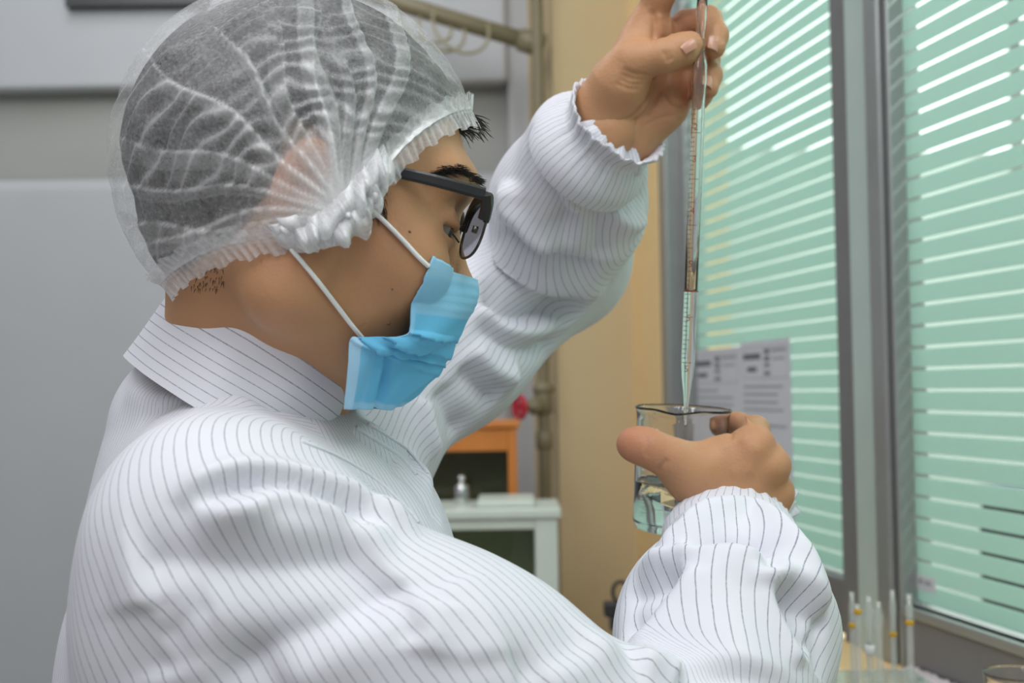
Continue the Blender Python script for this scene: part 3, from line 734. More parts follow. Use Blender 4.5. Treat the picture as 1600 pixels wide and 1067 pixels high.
# soft random undulation of the cloth and gathers at the two cuffs
def wave(V, k, seed):
    r = np.random.default_rng(seed); o = np.zeros(len(V))
    for _ in range(10):
        d = r.normal(size=3); d /= np.linalg.norm(d); o += np.sin(V @ d*k*r.uniform(.6, 1.5) + r.uniform(0, 6.28))
    return o/10
disp += .0014*wave(cv, 45, 3) + .0007*wave(cv, 140, 5)
def frames(axp):
    T = np.gradient(axp, axis=0); T /= np.linalg.norm(T, axis=1)[:,None]
    c = A(CAM) - axp; c -= (c*T).sum(1)[:,None]*T; c /= np.linalg.norm(c, axis=1)[:,None]
    return T, c, np.cross(T, c)
def around(V, axp):
    d, t, q = poly_dist(V, axp); T, U, Wd = frames(axp)
    f_ = t*(len(axp)-1); i = np.clip(f_.astype(int), 0, len(axp)-2); f_ = (f_ - i)[:,None]; v = V - q
    return d, t, np.arctan2((v*(Wd[i]*(1-f_) + Wd[i+1]*f_)).sum(1), (v*(U[i]*(1-f_) + U[i+1]*f_)).sum(1))
dn, tn, pn = around(cv, ax_n); df, tf, pf = around(cv, ax_f)
sf = smooth_fields(np.stack([np.cos(pn), np.sin(pn), tn, np.cos(pf), np.sin(pf), tf], 1), cq, 45)      # grain of the cloth without kinks
pn, tn, pf, tf = np.arctan2(sf[:,1], sf[:,0]), sf[:,2], np.arctan2(sf[:,4], sf[:,3]), sf[:,5]
disp += .0022*np.sin(pn*17 + 2*np.sin(3*pn))*np.exp(-((1-tn)/.055)**2)*(dn < .08)
disp += .0024*np.sin(pf*16 + 2*np.sin(3*pf))*np.exp(-((1-tf)/.06)**2)*(df < .08)
cv2 = cv + N*disp[:,None]
cv2 = relax(cv2, cq, 1, .4)
# ---- which piece of the coat each face belongs to
dT = np.full(len(cv), 1e9)
for z, r, hw in tors:
    c = A((tc_.x, tc_.y, z)); a, b = c - A(T_L)*hw, c + A(T_L)*hw; ba = b-a
    t = np.clip(((cv-a) @ ba)/(ba @ ba), 0, 1); dT = np.minimum(dT, np.linalg.norm(cv-a-t[:,None]*ba, axis=1) - r)
piece = np.zeros(len(cv), int)
near = (dn - .060 < dT) & (dn < df); far = (df - .057 < dT) & (df <= dn)
near |= (cv[:,1] < .70) & (dn < .17)
back = (cv[:,0] < -.219 + .34*np.clip(cv[:,2] - (CAMZ - .055), 0, 1)) & (dn < df)
piece[near & ~back] = 1; piece[far] = 2
TW = .22*np.clip(1 - tn/.45, 0, 1)**1.6
ang = np.arctan2(cv[:,1] - tc_.y, cv[:,0] - tc_.x)
st = np.where(piece == 1, pn*.058 + TW, np.where(piece == 2, pf*.072, ang*.17))
# (the sleeve's grain turns against the arm near the shoulder)
M_coat = mat('white_pinstripe_cloth', (.80, .80, .83), .62, spec=.25)
def stripe_nodes(mt, period=.0063, width=.095):
    b = mt.node_tree.nodes['Principled BSDF']
    at = nd(mt, 'ShaderNodeAttribute', attribute_name='stripe')
    dv = nd(mt, 'ShaderNodeMath', operation='DIVIDE'); dv.inputs[1].default_value = period
    fr = nd(mt, 'ShaderNodeMath', operation='FRACT'); lt = nd(mt, 'ShaderNodeMath', operation='LESS_THAN'); lt.inputs[1].default_value = width
    tc = nd(mt, 'ShaderNodeTexCoord'); nz = nd(mt, 'ShaderNodeTexNoise'); nz.inputs['Scale'].default_value = 700
    ml = nd(mt, 'ShaderNodeMath', operation='MULTIPLY')
    mp = nd(mt, 'ShaderNodeMapRange'); mp.inputs['From Min'].default_value = .3; mp.inputs['From Max'].default_value = .6; mp.inputs['To Min'].default_value = .55; mp.inputs['To Max'].default_value = 1
    mx = nd(mt, 'ShaderNodeMix', data_type='RGBA'); mx.inputs['A'].default_value = (*srgb(214, 214, 222), 1); mx.inputs['B'].default_value = (*srgb(142, 144, 156), 1)
    lk(mt, at.outputs['Fac'], dv.inputs[0]); lk(mt, dv.outputs[0], fr.inputs[0]); lk(mt, fr.outputs[0], lt.inputs[0])
    lk(mt, tc.outputs['Object'], nz.inputs['Vector']); lk(mt, nz.outputs['Fac'], mp.inputs['Value'])
    lk(mt, lt.outputs[0], ml.inputs[0]); lk(mt, mp.outputs['Result'], ml.inputs[1]); lk(mt, ml.outputs[0], mx.inputs['Factor']); lk(mt, mx.outputs['Result'], b.inputs['Base Color'])
    n2 = nd(mt, 'ShaderNodeTexNoise'); n2.inputs['Scale'].default_value = 1400
    bp = nd(mt, 'ShaderNodeBump'); bp.inputs['Strength'].default_value = .12; bp.inputs['Distance'].default_value = .0005
    lk(mt, tc.outputs['Object'], n2.inputs['Vector']); lk(mt, n2.outputs['Fac'], bp.inputs['Height']); lk(mt, bp.outputs['Normal'], b.inputs['Normal'])
stripe_nodes(M_coat)
fp = np.sort(piece[cq], axis=1)[:, 1]     # piece of a face
def sub(k):
    q = cq[fp == k]; u, inv = np.unique(q, return_inverse=True)
    s_ = st[u].copy()
    # corners that belong to the neighbouring piece take this piece's stripe
    own = {1: (pn*.058 + TW), 2: pf*.072, 0: ang*.17}[k]
    return cv2[u], inv.reshape(q.shape), own[u]
v, q, s_ = sub(0); coat = part_to(mesh_np('coat', v, q, M_coat, None, True, {'stripe': s_}), person)
coat['label'] = 'white pinstriped cleanroom coat body'
Nc = None
for k in (1, 2):
    v, q, s_ = sub(k); o = mesh_np('sleeve', v, q, M_coat, None, True, {'stripe': s_})
    o.parent = coat
def cpart(o):
    o.parent = coat; return o
bvh2 = BVHTree.FromPolygons([Vector(v) for v in cv2], [tuple(int(i) for i in q) for q in cq])
M_seam = mat('white_stitching', srgb(224, 224, 230), .7); noisy(M_seam, srgb(214, 214, 222), srgb(232, 232, 238), 800, bump=.5, bscale=1200)
def seam(pts, r=.0009):
    L = []
    for p in spline(pts, 60):
        h = bvh2.ray_cast(CAM, ray(*p))
        if h[0] is not None and (not L or (h[0] - L[-1]).length < .03): L.append(h[0] + h[1]*.0002)
    if len(L) > 4:
        mb = MB(); mb.tube(L, r, 6); cpart(mb.build('seam', M_seam, None, True))
seam([(470, 690), (530, 715), (590, 752), (640, 800), (668, 838)], .0012)
seam([(556, 668), (590, 690), (622, 712), (650, 742)], .0014)
seam([(575, 662), (610, 684), (640, 706), (668, 740)], .0010)
# ---- gathered cuffs
def cuff(c, axis, r, flat, up, n=200, waves=27, seed=1, ruf=1.):
    ax = Vector(axis).normalized(); u = Vector(up); u = (u - ax*u.dot(ax)).normalized(); w = ax.cross(u)
    rr = np.random.default_rng(seed); V = []; Fc = []; st_ = []
    ph = rr.uniform(0, 6.28, 6)
    prof = [(-.040, 1.25, 0), (-.030, 1.30, 0), (-.022, 1.22, .1), (-.014, 1.12, .5), (-.008, 1.0, .8), (-.003, .97, .7), (.002, 1.03, 1.0), (.007, 1.10, 1.5), (.010, 1.12, 1.7), (.008, 1.04, 1.5), (.0, .93, .8), (-.008, .9, .4)]
    for h, kx, wv in prof:
        for i in range(n):
            a = 2*math.pi*i/n
            g = (math.sin(waves*a + 1.5*math.sin(3*a + ph[0]))*.0005*wv + math.sin((waves-9)*a + ph[1])*.0004*wv)*ruf
            hh = h + (.0007*math.sin((waves/2)*a + ph[2]) + .0010*math.sin(5*a + ph[3]))*max(wv-.6, 0)*ruf
            R_ = r*kx + g
            V.append(Vector(c) + ax*hh + u*(R_*math.cos(a)) + w*(R_*flat*math.sin(a))); st_.append(a*r*1.5)
    for j in range(len(prof)-1):
        for i in range(n): Fc.append((j*n+i, j*n+(i+1) % n, (j+1)*n+(i+1) % n, (j+1)*n+i))
    o = mesh_np('cuff', V, Fc, M_coat, None, True, {'stripe': st_}); return cpart(o)
cuff(P(1149, 795, .868), P(1152, 760, .884) - P(1140, 860, .838), .0355, .86, rtv, seed=3, ruf=2.4)
cuff(P(956, 200, .919), P(1000, 150, .905) - P(922, 240, .945), .0355, 1.06, (rtv - upv), seed=5)
# ---- stand collar
def collar():
    back, front = P(262, 468, .80), P(548, 632, .775)
    c0 = (back + front)/2; ax_ = (front - back)/2
    lat = Vector((-.12, .99, 0))*.088
    nrm = lat.cross(ax_).normalized()
    if nrm.z < 0: nrm = -nrm
    V = []; Fc = []; st_ = []; n = 150
    prof = [(-.042, 1.05), (-.026, 1.03), (-.006, 1.02), (.008, .99), (.018, .97), (.0205, .955), (.018, .94), (.004, .955), (-.012, .98)]
    s = 0; hs = [0]
    for (h0, k0), (h1, k1) in zip(prof[:-1], prof[1:]): s += math.hypot(h1-h0, (k1-k0)*.06); hs.append(s)
    a0 = math.radians(7)
    for (h, kx), sv in zip(prof, hs):
        for i in range(n):
            a = a0 + (2*math.pi - 2*a0)*i/(n-1)
            wob = .0013*math.sin(5*a + 60*h) + .0008*math.sin(11*a + 1)
            lowf = -.006*max(0, math.cos(a))**3 if h < 0 else 0
            bk = 0
            V.append(c0 + ax_*((kx + wob*8)*math.cos(a)) + lat*((kx + wob*8)*math.sin(a)) + nrm*(h*(1 + .75*(1 - max(0, math.cos(a))) if h > 0 else 1) + lowf + bk)); st_.append(sv + .0012)
    for j in range(len(prof)-1):
        for i in range(n-1): Fc.append((j*n+i, j*n+i+1, (j+1)*n+i+1, (j+1)*n+i))
    o = mesh_np('collar', V, Fc, M_coat, None, True, {'stripe': np.array(st_)*1.15}); return cpart(o)
collar()
# ================================================================== HAIR, EYES, CAP, MASK, GLASSES
bvh_b = BVHTree.FromPolygons([Vector(v) for v in bv], [tuple(int(i) for i in q) for q in bq])
def on_body(px, py, off=.0015):
    h = bvh_b.ray_cast(CAM, ray(px, py))
    return None if h[0] is None else h[0] + h[1]*off
def LP(px, py, lat):
    """pixel on the plane parallel to the head's mid plane, lat metres to the far side"""
    return on_plane(px, py, Vector(HO) + HL*lat, HL)
def mirror(p):
    p = Vector(p); return p - HL*(2*(p - Vector(HO)).dot(HL))
# ---- hair
M_hair = mat('black_hair', (.012, .011, .011), .42, spec=.4)
def hair_nodes(mt):
    b = mt.node_tree.nodes['Principled BSDF']; tc = nd(mt, 'ShaderNodeTexCoord'); mp = nd(mt, 'ShaderNodeMapping'); mp.inputs['Scale'].default_value = (300, 700, 300)
    n = nd(mt, 'ShaderNodeTexNoise'); n.inputs['Scale'].default_value = 1.0; n.inputs['Detail'].default_value = 3
    bp = nd(mt, 'ShaderNodeBump'); bp.inputs['Strength'].default_value = .8; bp.inputs['Distance'].default_value = .002
    lk(mt, tc.outputs['Object'], mp.inputs['Vector']); lk(mt, mp.outputs['Vector'], n.inputs['Vector']); lk(mt, n.outputs['Fac'], bp.inputs['Height']); lk(mt, bp.outputs['Normal'], b.inputs['Normal'])
hair_nodes(M_hair)
hx = np.array([-.12, -.075, -.05, -.03, -.016, .006, .014, .020, .030, .040, .055, .075, .12])
hz = np.array([-.060, -.060, -.050, -.028, .012, .022, .004, -.004, .030, .050, .072, .082, .09])
fl = hl[:,2] - np.interp(hl[:,0], hx, hz) + .004*wave(hv, 300, 21)
fl -= 10*((np.abs(hl[:,1]) > .0745) & (hl[:,0] > -.03) & (hl[:,0] < .014) & (hl[:,2] < .034))
hN = vnormals(hv, hq); sel = np.all(fl[hq] > 0, axis=1); q = hq[sel]; u, inv = np.unique(q, return_inverse=True)
off = (.0085 + .004*np.clip(-hl[u,0]/.06, 0, 1))*np.clip(fl[u]/.03, 0.05, 1)**.7 + .0016*wave(hv[u], 420, 22) + .0022*wave(hv[u], 110, 23)
hv_ = hv[u] + hN[u]*off[:,None]; CC, CR = A((-.012, 0, .030)), A((.101, .090, .100))
lh = (to_head(hv_) - CC)/CR; e_ = np.linalg.norm(lh, axis=1); k_ = np.minimum(1, .955/np.maximum(e_, 1e-6))      # pressed flat under the cap
hv_ = HO + ((CC + lh*CR*k_[:,None])*HS) @ HR.T
part_to(mesh_np('hair', hv_, inv.reshape(q.shape), M_hair), person)
mb = MB(); rr = random.Random(4)
for i in range(120):     # the tuft that sticks out in front of the cap
    s0 = LP(rr.uniform(706, 742), rr.uniform(178, 204), rr.uniform(-.03, .035))
    L = rr.uniform(.005, .014); d = (HF*rr.uniform(.6, 1.1) + HU*rr.uniform(-.35, .25) + HL*rr.uniform(-.5, .4)).normalized()
    mb.tube([s0 - d*.008, s0, s0 + d*L*.5 - HU*L*.06, s0 + d*L - HU*L*rr.uniform(.15, .5)], [.0006, .0006, .0004, .00008], 4)
tuft = mb.build('hair_tuft', M_hair, person, True)
mb = MB()
for i in range(150):     # sideburn below the cap and stubble at the nape
    if i < 90: px, py, dx, dy, L = rr.uniform(574, 604), rr.uniform(282, 335), rr.uniform(-.2, .5), -1, rr.uniform(.004, .008)
    else: px, py, dx, dy, L = rr.uniform(285, 350), rr.uniform(412, 452), rr.uniform(-.5, .2), -1, rr.uniform(.0015, .0035)
    h = on_body(px, py, .0002)
    if h is None: continue
    d = (rtv*dx + upv*dy).normalized(); mb.tube([h, h + d*L*.5 - fw*.0006, h + d*L - fw*.0003], [.0002, .00017, .00004], 3)
part_to(mb.build('short_hair', M_hair, None, True), person)['kind'] = 'stuff'
# ---- eyebrows
mb = MB()
for i in range(520):
    t = rr.random()**.6; px = 652 + 98*t; py = 276 - 16*math.sin(min(t*1.15, 1)*2.4) + 12*max(0, t - .72)/.28
    py += rr.gauss(0, 1)*(4.5 - 3.0*abs(t - .6)) + 6
    h = on_body(px, py, .0003)
    if h is None: continue
    nrm = (CAM - h).normalized(); d = (HF*.8*math.cos(.2) - HU*(.05 + .35*t) - HL*.12 + Vector((rr.gauss(0, .15), 0, rr.gauss(0, .15)))).normalized()
    d = (rtv*.9 - upv*(.05 + .35*t) + upv*rr.gauss(.05, .2)).normalized()
    L = rr.uniform(.003, .0052)
    mb.tube([h, h + d*L*.5 + nrm*.0010, h + d*L + nrm*.0006], [.00017, .00015, .00004], 3)
part_to(mb.build('eyebrow', M_hair, None, True), person)
# ---- eyes
M_eye = mat('eye', (.75, .73, .70), .12)
def eye_nodes(mt):
    b = mt.node_tree.nodes['Principled BSDF']; at = nd(mt, 'ShaderNodeAttribute', attribute_name='iris'); r = nd(mt, 'ShaderNodeValToRGB')
    r.color_ramp.elements[0].position = .66; r.color_ramp.elements[0].color = (.34, .30, .28, 1); r.color_ramp.elements[1].position = .72; r.color_ramp.elements[1].color = (.03, .018, .012, 1)
    lk(mt, at.outputs['Fac'], r.inputs['Fac']); lk(mt, r.outputs['Color'], b.inputs['Base Color'])
eye_nodes(M_eye)
for s in (-1, 1):
    c = Hd(.0660, s*.033, .016); V = []; Fc = []; at_ = []; n = 28; R_ = .0124*HS
    for j in range(15):
        for i in range(n):
            b_, a_ = math.pi*j/14, 2*math.pi*i/n
            d = A((math.cos(b_), math.sin(b_)*math.cos(a_), math.sin(b_)*math.sin(a_))); V.append(c + HR @ d*R_); at_.append(d @ A((.985, .12, -.05)))
    for j in range(14):
        for i in range(n): Fc.append((j*n+i, j*n+(i+1) % n, (j+1)*n+(i+1) % n, (j+1)*n+i))
    part_to(mesh_np('eye', V, Fc, M_eye, None, True, {'iris': at_}), person)
mb = MB()
for i in range(26):    # upper lashes of the near eye
    t = i/25; b0 = Hd(.0800 - .017*(1-t)**2, -.0495 + .024*t, .0200); d = A(HF)*.9 + A(HU)*.25 - A(HL)*.25*(1-t)
    mb.tube([b0, b0 + d*.003, b0 + d*.0055 + A(HU)*.0012], [.00022, .00018, .00005], 3)
part_to(mb.build('eyelashes', M_hair, None, True), person)['kind'] = 'stuff'
# ---- moles
M_mole = mat('mole', srgb(128, 84, 60), .6)
for px, py, r in ((607, 505, .0011), (613, 452, .0006), (640, 362, .0008), (575, 560, .0005)):
    h = on_body(px, py, 0)
    if h is not None:
        mb = MB(); mb.lathe([(0, .0006), (r*.6, .0005), (r, .0001), (r*1.05, -.0008)], h, (CAM - h), 10); part_to(mb.build('mole', M_mole, None, True), person)
# ---- fingernails
M_nail = mat('fingernail', srgb(190, 142, 120), .3, spec=.5)
def nail(px, py, nrm, along, w, L):
    h = on_body(px, py, .0)
    if h is None: return
    nrm = Vector(nrm).normalized(); al = Vector(along); al = (al - nrm*al.dot(nrm)).normalized(); sd = nrm.cross(al)
    V = []; Fc = []; nu, nv_ = 9, 7
    for j in range(nv_):
        for i in range(nu):
            u_, v_ = i/(nu-1)*2-1, j/(nv_-1)*2-1
            e = 1 - .25*max(0, abs(v_) - .5)**2*4*.35
            V.append(h + sd*(u_*w*e) + al*(v_*L*(1 - .16*u_*u_)) + nrm*(.0009 - .0034*u_*u_*(w/.006) - .0006*v_*v_))
    for j in range(nv_-1):
        for i in range(nu-1): Fc.append((j*nu+i, j*nu+i+1, (j+1)*nu+i+1, (j+1)*nu+i))
    part_to(mesh_np('fingernail', V, Fc, M_nail), person)
vc = -fw
nail(1074, 68, vc*.8 + upv*.45 - rtv*.2, P(1080, 66, .89) - P(1050, 82, .888), .0054, .0056)
nail(1119, 68, vc*.75 + rtv*.6 + upv*.1, P(1116, 80, .899) - P(1117, 52, .905), .0055, .0055)
nail(1110, 128, vc*.7 + rtv*.65 + upv*.3, P(1106, 140, .904) - P(1109, 118, .911), .0050, .0050)

# ---- the bouffant cap
M_cap = bpy.data.materials.new('nonwoven_cap'); M_cap.use_nodes = True
def cap_nodes(mt):
    nt = mt.node_tree; nt.nodes.clear(); out = nd(mt, 'ShaderNodeOutputMaterial'); mix = nd(mt, 'ShaderNodeMixShader'); tr = nd(mt, 'ShaderNodeBsdfTransparent')
    df_ = nd(mt, 'ShaderNodeBsdfDiffuse'); tl = nd(mt, 'ShaderNodeBsdfTranslucent'); gl = nd(mt, 'ShaderNodeBsdfGlossy'); gl.inputs['Roughness'].default_value = .35
    for n_ in (df_, tl, gl): n_.inputs['Color'].default_value = (.86, .86, .88, 1)
    m1 = nd(mt, 'ShaderNodeMixShader'); m1.inputs[0].default_value = .22; m2 = nd(mt, 'ShaderNodeMixShader'); m2.inputs[0].default_value = .06
    lk(mt, df_.outputs[0], m1.inputs[1]); lk(mt, tl.outputs[0], m1.inputs[2]); lk(mt, m1.outputs[0], m2.inputs[1]); lk(mt, gl.outputs[0], m2.inputs[2])
    at = nd(mt, 'ShaderNodeAttribute', attribute_name='dens'); tc = nd(mt, 'ShaderNodeTexCoord')
    nz = nd(mt, 'ShaderNodeTexNoise'); nz.inputs['Scale'].default_value = 520; nz.inputs['Detail'].default_value = 5; nz.inputs['Roughness'].default_value = .7
    n3 = nd(mt, 'ShaderNodeTexNoise'); n3.inputs['Scale'].default_value = 60; n3.inputs['Detail'].default_value = 3
    ma = nd(mt, 'ShaderNodeMath', operation='MULTIPLY_ADD'); ma.inputs[1].default_value = .55; 
    mb_ = nd(mt, 'ShaderNodeMath', operation='MULTIPLY_ADD'); mb_.inputs[1].default_value = .30; 
    sb = nd(mt, 'ShaderNodeMath', operation='SUBTRACT'); sb.inputs[1].default_value = .42; sb.use_clamp = True
    lk(mt, tc.outputs['Object'], nz.inputs['Vector']); lk(mt, tc.outputs['Object'], n3.inputs['Vector'])
    lk(mt, nz.outputs['Fac'], ma.inputs[0]); lk(mt, at.outputs['Fac'], ma.inputs[2]); lk(mt, n3.outputs['Fac'], mb_.inputs[0]); lk(mt, ma.outputs[0], mb_.inputs[2]); lk(mt, mb_.outputs[0], sb.inputs[0])
    lk(mt, sb.outputs[0], mix.inputs[0]); lk(mt, tr.outputs[0], mix.inputs[1]); lk(mt, m2.outputs[0], mix.inputs[2]); lk(mt, mix.outputs[0], out.inputs['Surface'])
    bp = nd(mt, 'ShaderNodeBump'); bp.inputs['Strength'].default_value = .5; bp.inputs['Distance'].default_value = .0012
    lk(mt, nz.outputs['Fac'], bp.inputs['Height']); lk(mt, bp.outputs['Normal'], df_.inputs['Normal'])
cap_nodes(M_cap)
CC, CR = A((-.012, 0, .030)), A((.101, .090, .100))
cp, ce1, ce2 = A((-.75, 0, .66)), A((.66, 0, .75)), A((0, 1., 0)); cp /= np.linalg.norm(cp); ce1 /= np.linalg.norm(ce1)
def b_rim(th):
    s_ = np.degrees(np.abs(th)); return np.radians(103 + 15*np.exp(-((s_ - 97)/30)**2))
def cap_pt(th, be):
    d = (np.sin(be)*np.cos(th))[..., None]*ce1 + (np.sin(be)*np.sin(th))[..., None]*ce2 + np.cos(be)[..., None]*cp
    return CC + d/np.linalg.norm(d/CR, axis=-1)[..., None]
nt_, nb_ = 420, 150
TH, VV = np.meshgrid(np.linspace(-math.pi, math.pi, nt_, endpoint=False), np.linspace(0, 1, nb_), indexing='ij')
BE = b_rim(TH)*(1 - VV*.995)
cl = cap_pt(TH, BE)                                   # head coordinates
# pleats fan out from the gathers over the two ears
dens = np.zeros(TH.shape); hgt = np.zeros(TH.shape)
for side in (-1, 1):
    g = cap_pt(np.array(side*math.radians(97)), np.array(b_rim(side*math.radians(97)))) + A((.004, 0, .006))
    m_ = (cl[..., 1]*side > -.02); dx, dz = cl[..., 0] - g[0], cl[..., 2] - g[2]
    rho = np.hypot(dx, dz) + 1e-5; al = np.degrees(np.arctan2(dz, dx)); al = np.where(al < -60, al + 360, al)
    fade_y = np.clip((cl[..., 1]*side + .01)/.04, 0, 1)
    r_ = np.random.default_rng(31 if side < 0 else 44)
    angs = [34, 46, 57, 68, 79, 90, 101, 113, 124, 136, 147, 159, 171, 184, 197, 209]
    sec = np.zeros(TH.shape, int)
    for i, a0 in enumerate(angs):
        bend = r_.uniform(-1, 1)*16; a_ = a0 + r_.uniform(-3, 3) + bend*(rho/.12)**1.4 + 2.0*np.sin(rho*90 + i)
        dl = (al - a_)*np.pi/180*rho                    # signed distance across the pleat, metres
        wide = r_.uniform(.0030, .0090)*(.55 + .5*np.clip(rho/.08, 0, 1)); on = np.exp(-np.clip(rho - r_.uniform(.06, .13), 0, 1)/.02)
        up_ = 1/(1 + np.exp(-dl/.00025)); dn_ = 1/(1 + np.exp((dl - wide)/.0004)); band = up_*dn_
        amp = r_.uniform(.30, 1.0)
        dens += (.22*amp*band + .30*amp*np.exp(-(dl/.0006)**2) + .14*np.exp(-((dl - wide)/.0006)**2))*on*fade_y
        hgt += (.0022*amp*band*(1 - .5*np.clip(dl/wide, 0, 1)))*on*fade_y
        sec = np.where((al > a_) & m_, i+1, sec)
    # packing creases across the pleats, broken from one strip to the next
    offs = r_.uniform(0, 1, 40)[sec]; sp = np.where(al > 130, .0098, .0085)
    ph = rho/sp + offs + .35*np.sin(al*.16 + 9*offs) + .25*np.sin(rho*210 + al*.11)
    fr = ph - np.floor(ph); cr = np.exp(-((fr - .5)/.10)**2); st_ = (r_.uniform(.1, 1, 40)[sec])*np.clip((rho - .03)/.02, 0, 1)*fade_y
    dens += .20*cr*st_; hgt += .0013*np.sin(2*np.pi*ph)*st_
    dens += .55*np.exp(-(rho/.022)**2)*fade_y + .18*np.exp(-(rho/.045)**2)*fade_y
nzf = wave(cl.reshape(-1, 3), 210, 51).reshape(TH.shape); hgt += .0016*wave(cl.reshape(-1, 3), 90, 52).reshape(TH.shape) + .0006*nzf
dens += .06*nzf + .40*np.exp(-(VV/.035)**2) + .20
dirn = (cl - CC)/CR**2; dirn /= np.linalg.norm(dirn, axis=-1)[..., None]
cl2 = cl + dirn*(hgt + .0015)[..., None]
def grid_faces(nu, nv, wrap=True):
    i, j = np.meshgrid(np.arange(nu if wrap else nu-1), np.arange(nv-1), indexing='ij'); k = (i+1) % nu
    return np.stack([i*nv+j, k*nv+j, k*nv+j+1, i*nv+j+1], -1).reshape(-1, 4)
wv = lambda L: HO + (L.reshape(-1, 3)*HS) @ HR.T
cap = tag(empty('bouffant_cap', Vector(HO)), 'translucent white pleated bouffant cap over black hair', 'cap')
part_to(mesh_np('cap_fabric', wv(cl2), grid_faces(nt_, nb_), M_cap, None, True, {'dens': dens.ravel()}), cap)
# elastic rim with its ruffle
n_r = 900; th = np.linspace(-math.pi, math.pi, n_r, endpoint=False); prof = np.linspace(0, 1, 9)
R0 = cap_pt(th, b_rim(th)); nrm0 = (R0 - CC)/CR**2; nrm0 /= np.linalg.norm(nrm0, axis=1)[:, None]; dwn = cap_pt(th, b_rim(th) + .02) - cap_pt(th, b_rim(th) - .02); dwn /= np.linalg.norm(dwn, axis=1)[:, None]
def ruffle(name, length, lift, amp, waves, seed, sel=None, dn=.55, push=0., base=0.):
    r_ = np.random.default_rng(seed); p1, p2 = r_.uniform(0, 6.28, 2); V = []; dd = []
    for k in prof:
        w_ = np.sin(waves*th + 2.2*np.sin(7*th + p1))*amp*k + .5*np.sin(waves*.37*th + p2)*amp*k
        pt = R0 + dwn*(base + length*k + .12*length*np.sin(waves*.31*th + p1)*k)[:, None] + nrm0*(.0012 + push*np.sin(np.pi*min(k*1.1, 1)) + lift*k + w_)[:, None]
        V.append(pt); dd.append(dn + .10*np.sin(waves*th + p2) - .06*k + .15*(abs(k - .15) < .1))
    V = np.stack(V, 1); dd = np.stack(dd, 1)
    if sel is None: Fc = grid_faces(n_r, len(prof)); Vv, D_ = V, dd
    else: Vv, D_ = V[sel], dd[sel]; Fc = grid_faces(len(Vv), len(prof), False)
    return part_to(mesh_np(name, wv(Vv), Fc, M_cap, None, True, {'dens': D_.ravel()}), cap)
ruffle('rim_ruffle', .0095, .0005, .0011, 120, 1)
ruffle('rim_ruffle', -.0085, .0028, .0007, 120, 2, dn=.38)
deg = np.degrees(th)
def gather(c_deg, half, layers, seed):
    """crumpled bunch of cloth where the elastic is drawn together over the ear"""
    r_ = np.random.default_rng(seed)
    for L_ in range(layers):
        w_ = half*(1 - .18*L_); a = np.linspace(np.radians(c_deg - w_), np.radians(c_deg + w_), 150); K = np.linspace(0, 1, 26)
        ln = r_.uniform(.012, .019) ; lf = .004 + .003*L_; b0 = r_.uniform(-.012, -.002)
        n1 = np.cumsum(r_.normal(size=150)); n1 = np.convolve(n1 - np.linspace(n1[0], n1[-1], 150), np.ones(7)/7, 'same'); n1 /= max(abs(n1).max(), 1e-6)
        ph = np.cumsum(r_.uniform(.05, .27, 150)); ph2 = np.cumsum(r_.uniform(.03, .14, 150))
        R1 = cap_pt(a, b_rim(a)); nn = (R1 - CC)/CR**2; nn /= np.linalg.norm(nn, axis=1)[:, None]; dw = cap_pt(a, b_rim(a) + .02) - cap_pt(a, b_rim(a) - .02); dw /= np.linalg.norm(dw, axis=1)[:, None]
        env = np.sin(np.pi*np.linspace(0, 1, 150))**.6; V = []; dd = []
        for k in K:
            rip = np.sin(ph + 3.0*k*n1)*.0034*(.45 + .6*k) + np.sin(ph2 + 5*k)*.0032
            hgt_ = .0015 + (lf*math.sin(math.pi*min(1, k*1.05)) + .004*k)*env + rip*env
            V.append(R1 + dw*(b0 + ln*k*(.45 + .55*env) + .0025*n1*k + .0010*np.sin(ph2*1.7)*k)[:, None] + nn*hgt_[:, None]); dd.append(.74 + .16*np.sin(ph*.5 + 4*k) + 0*a)
        V = np.stack(V, 1); dd = np.stack(dd, 1)
        part_to(mesh_np('ear_gather', wv(V), grid_faces(150, len(K), False), M_cap, None, True, {'dens': dd.ravel()}), cap)
gather(-93, 24, 3, 5); gather(-84, 14, 2, 9); gather(-104, 12, 2, 14); gather(93, 24, 3, 8)

# ---- the surgical mask
M_mask = mat('blue_mask_fabric', srgb(110, 184, 222), .75, spec=.2)
def mask_nodes(mt):
    b = mt.node_tree.nodes['Principled BSDF']; at = nd(mt, 'ShaderNodeAttribute', attribute_name='hem'); tc = nd(mt, 'ShaderNodeTexCoord')
    mx = nd(mt, 'ShaderNodeMix', data_type='RGBA'); mx.inputs['A'].default_value = (*srgb(104, 182, 222), 1); mx.inputs['B'].default_value = (*srgb(176, 210, 232), 1)
    lk(mt, at.outputs['Fac'], mx.inputs['Factor']); lk(mt, mx.outputs['Result'], b.inputs['Base Color'])
    n = nd(mt, 'ShaderNodeTexNoise'); n.inputs['Scale'].default_value = 900; bp = nd(mt, 'ShaderNodeBump'); bp.inputs['Strength'].default_value = .25; bp.inputs['Distance'].default_value = .0006
    lk(mt, tc.outputs['Object'], n.inputs['Vector']); lk(mt, n.outputs['Fac'], bp.inputs['Height']); lk(mt, bp.outputs['Normal'], b.inputs['Normal'])
    b.inputs['Transmission Weight'].default_value = 0.0
mask_nodes(M_mask)
